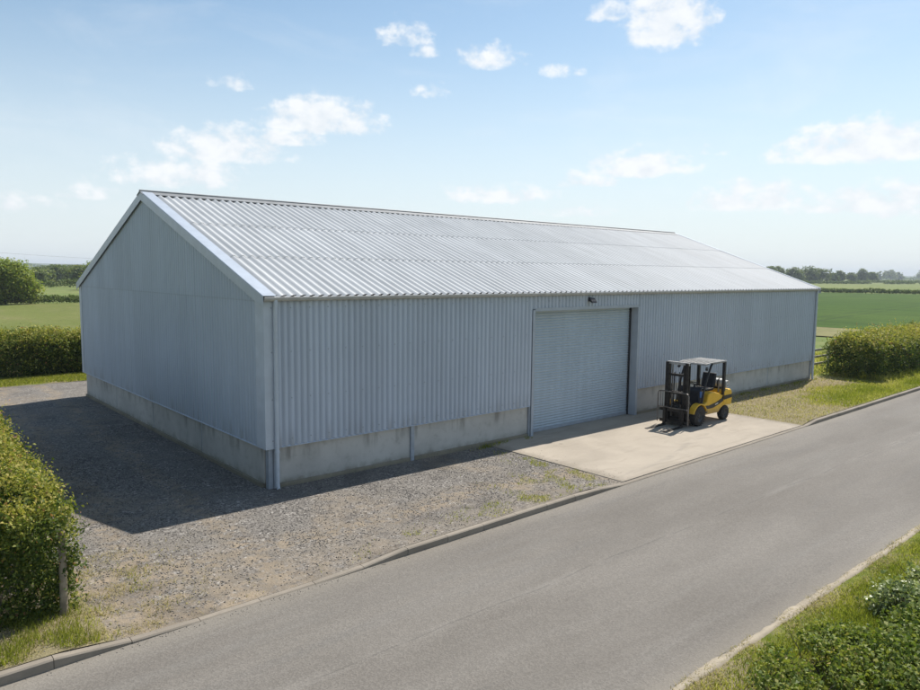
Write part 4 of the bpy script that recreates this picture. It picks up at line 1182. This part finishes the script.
row2 = [(1210, 405, 13, 12, 'hazy oval tree on the skyline past the pointed tree'), (1330, 425, 17, 14, 'faint dome-shaped tree on the far skyline'), (1385, 432, 13, 13, 'faint low tree beside the dome on the far skyline'), (1535, 440, 19, 15, 'pale bluish tree near the picture edge on the skyline'),
        (1560, 420, 18, 15, 'faint tree second in the pale skyline clump'), (1590, 402, 17, 14, 'faint tree third in the pale skyline clump')]
for i, (x, y, h, r, lb) in enumerate(row2):
    tree('distant_tree', x, y, h, r, lb, 160 + i, 900, 2.6, 'fartree', .05, 'trees on the far skyline')
# continuous low woods along the horizon
rg = np.random.default_rng(171)
n = 9000
az = np.concatenate([rg.uniform(R(12), R(36), n // 2), rg.uniform(R(68), R(92), n // 2)]); dd = rg.uniform(1500, 2300, n)
hgt = 7 + 5 * np.sin(az * 60) * np.sin(az * 23 + 1) + 2 * np.sin(az * 190)
P = np.stack([np.cos(az) * dd, np.sin(az) * dd, rg.uniform(0, 1, n) * np.maximum(hgt, 3)], 1)
V, F = leaves(P, 6.0, rg, .3)
tag(np_obj('treeline', V, F, M['fartree'], tint=np.repeat(np.clip(rg.normal(.4, .2, n), 0, 1), 4)), kind='stuff')
# low hills behind
def hill(name, a0, a1, dist, h, seed):
    n = 90; az = np.linspace(R(a0), R(a1), n)
    t = (az - az[0]) / (az[-1] - az[0])
    hh = h * np.sin(np.pi * t) ** .6 * (.75 + .25 * vnoise(t * 100, t * 0, 26, seed) + .12 * vnoise(t * 100, t * 0, 8, seed + 1))
    V = []
    for d, f in ((dist - 500, 0), (dist - 250, .55), (dist, 1.0), (dist + 450, .8), (dist + 900, 0)):
        V.append(np.stack([np.cos(az) * d, np.sin(az) * d, hh * f - .05], 1))
    V = np.concatenate(V)
    F = np.concatenate([np.stack([np.arange(n - 1) + k * n, np.arange(1, n) + k * n, np.arange(1, n) + (k + 1) * n, np.arange(n - 1) + (k + 1) * n], 1) for k in range(4)])
    tag(np_obj(name, V, F, M['hill'], smooth=True), kind='structure')
hill('hills', 60, 110, 3000, 34, 181)
hill('hills', -8, 40, 3600, 14, 182)

# overhead line far off on the left
pl = empty('power_line', (-20, 152, 0))
tag(pl, 'thin overhead power cable crossing the sky above the oak', 'power line')
def cat(x): return 8.75 - .055 * (x - 0) + .0006 * (x - 20) ** 2
c1 = [(x + 20, 0, cat(x)) for x in np.linspace(-50, 60, 40)]
MB().tube(c1, .013, 5).build('cable', M['cable'], pl)
for x in (-50, 60):
    MB().tube([(x + 20, 0, -.2), (x + 20, 0, cat(x) + .3)], [.14, .10], 8).build('pole', M['wood'], pl)

# ------------------------------------------------------------------ haze
k = NT('haze_air')
vol = k.n('ShaderNodeVolumePrincipled', {'Color': (.80, .88, .98, 1), 'Density': .00027, 'Anisotropy': .1}).outputs[0]
hz = MB().box(-5300, 5300, -5300, 5300, -1.1, 45).build('haze', k.out(vol=vol))
tag(hz, kind='stuff')

# ------------------------------------------------------------------ sky and sun
SUN_AZ, SUN_EL = R(14.7), R(54)          # azimuth counted from +X towards +Y
w = NT('World', world=True)
SC.world = w.m
sky = w.n('ShaderNodeTexSky', sky_type='NISHITA', sun_disc=False, sun_elevation=SUN_EL, sun_rotation=math.pi / 2 - SUN_AZ, air_density=1.0, dust_density=.5, ozone_density=.6, altitude=60).outputs[0]
d = w.n('ShaderNodeTexCoord').outputs['Generated']
dx, dy, dz = w.xyz(d)
az = w.math('MULTIPLY', w.math('ARCTAN2', dy, dx), 180 / math.pi)
el = w.math('MULTIPLY', w.math('ARCSINE', dz), 180 / math.pi)
# cumulus: azimuth, elevation of the base's middle, half width, height, strength
CL = [(53.4, 17.1, 2.1, 1.7, .62), (52.2, 16.2, 1.2, 1.0, .45), (46.9, 15.7, 2.9, 1.6, .68), (41.2, 14.9, 1.6, 1.2, .42), (59.6, 10.9, 5.2, 2.7, 1.1), (67.0, 8.5, 5.2, 2.4, .9), (62.0, 9.6, 3.6, 1.3, .75), (70.8, 6.4, 5.6, 2.2, .6),
      (33.6, 17.2, 3.6, 4.2, 1.15), (38.0, 18.6, 1.8, 1.2, .5), (35.2, 7.8, 4.4, 2.0, 1.05), (39.2, 6.9, 2.8, 1.0, .6), (20.4, 8.4, 6.6, 2.7, 1.15), (27.2, 5.2, 5.4, 2.1, .8), (21.5, 4.8, 5.0, 1.8, .7), (46.5, 5.8, 5.0, 1.5, .7), (15.0, 4.5, 6.0, 2.6, .8),
      (80.6, 3.9, 3.2, 1.2, .65), (30, 9.0, 1.4, 1.0, .45), (51.5, 13.4, 2.2, 1.0, .5), (66.5, 13.2, 1.5, 1.2, .42), (40.5, 4.6, 3.4, .9, .5), (75.5, 5.0, 2.6, .8, .45), (95, 10, 9, 4, .8), (110, 16, 12, 5, .9), (-5, 12, 12, 5, 1.), (-30, 20, 14, 6, 1.), (150, 14, 14, 5, .9), (190, 22, 16, 7, .9), (240, 16, 14, 6, 1.), (290, 25, 16, 8, 1.)]
def fluff(v):
    a = w.noise(w.scale(v, (1, 1, 1.7)), 12.0, 4, .5)
    b = w.noise(w.scale(v, (1, 1, 1.5)), 36.0, 8, .58)
    return w.math('ADD', w.math('MULTIPLY', w.math('SUBTRACT', a, .5), 1.35), w.math('MULTIPLY', w.math('SUBTRACT', b, .5), 2.7))
nn = fluff(d)
nn_sun = fluff(w.vmath('ADD', d, (.012, -.004, .016)))     # the same puffs a little towards the sun: gives their lit and shaded sides
tot = None; shade = None
for (ca, ce, cw_, chh, cs) in CL:
    du = w.math('SUBTRACT', az, ca if ca <= 180 else ca - 360)
    du = w.math('DIVIDE', du, cw_ * .98)
    dv = w.math('DIVIDE', w.math('SUBTRACT', el, ce), chh * .95)
    below = w.math('MULTIPLY', w.math('MINIMUM', dv, 0.0), 3.2)       # flat base, towering top
    dvv = w.math('ADD', w.math('MAXIMUM', dv, 0.0), below)
    q = w.math('ADD', w.math('MULTIPLY', du, du), w.math('MULTIPLY', dvv, dvv))
    f = w.math('MULTIPLY', w.math('SUBTRACT', .95, q), cs)
    tot = f if tot is None else w.math('MAXIMUM', tot, f)
tot = w.math('MAXIMUM', tot, -1.5)
dens = w.sstep(w.math('ADD', tot, nn), -.12, .85)
wisp = w.math('MULTIPLY', w.sstep(w.noise(w.scale(d, (1, 1, 3.5)), 4.2, 8, .62, .6), .47, .75), .16)
cov = w.math('MAXIMUM', w.math('MULTIPLY', dens, .92), wisp)
lit = w.math('ADD', w.math('MULTIPLY', w.math('SUBTRACT', nn, nn_sun), .9), .62, clamp=True)
body = w.mix(lit, (6.3, 6.7, 7.1), (7.5, 7.65, 7.8))
veil = w.math('MULTIPLY', w.sstep(el, 21.0, -1.0), .85)
skyc = w.mix(veil, w.mix(1.0, sky, (1.0, 1.06, 1.0), 'MULTIPLY'), (6.1, 6.6, 7.05))
col = w.mix(cov, skyc, body)
bg = w.n('ShaderNodeBackground', {'Color': col, 'Strength': .095}).outputs[0]
wo = w.n('ShaderNodeOutputWorld'); w.t.links.new(bg, wo.inputs['Surface'])

sd = bpy.data.lights.new('sun', 'SUN'); sd.energy = 4.4; sd.angle = R(.53); sd.color = (1.0, .945, .87)
so = bpy.data.objects.new('sun', sd); COL.objects.link(so)
v = Vector((math.cos(SUN_AZ) * math.cos(SUN_EL), math.sin(SUN_AZ) * math.cos(SUN_EL), math.sin(SUN_EL)))
so.rotation_euler = v.to_track_quat('Z', 'Y').to_euler(); so.location = (20, 20, 40)

# ------------------------------------------------------------------ camera
cd = bpy.data.cameras.new('camera'); cam = bpy.data.objects.new('camera', cd); COL.objects.link(cam)
cx, cy, cz, yaw, pit, rol = -7.0474, -14.6218, 4.9, .8555, -.1008, .0109
dv_ = Vector((math.cos(yaw) * math.cos(pit), math.sin(yaw) * math.cos(pit), math.sin(pit)))
rv = Vector((math.sin(yaw), -math.cos(yaw), 0)); uv = rv.cross(dv_)
r2 = rv * math.cos(rol) + uv * math.sin(rol); u2 = -rv * math.sin(rol) + uv * math.cos(rol)
mw = Matrix.Identity(4)
for i in range(3):
    mw[i][0] = r2[i]; mw[i][1] = u2[i]; mw[i][2] = -dv_[i]
mw[0][3], mw[1][3], mw[2][3] = cx, cy, cz
cam.matrix_world = mw
cd.sensor_width = 36; cd.sensor_fit = 'HORIZONTAL'; cd.lens = 717.43 / 920 * 36
cd.clip_start = .1; cd.clip_end = 20000
SC.camera = cam

SC.render.engine = 'CYCLES'
SC.cycles.use_denoising = True
SC.cycles.max_bounces = 6; SC.cycles.volume_bounces = 0; SC.cycles.transparent_max_bounces = 8
SC.cycles.use_adaptive_sampling = True; SC.cycles.adaptive_threshold = .01
SC.view_settings.view_transform = 'Standard'; SC.view_settings.look = 'None'
SC.view_settings.exposure = .50; SC.view_settings.gamma = 1.0
SC.view_settings.use_curve_mapping = False
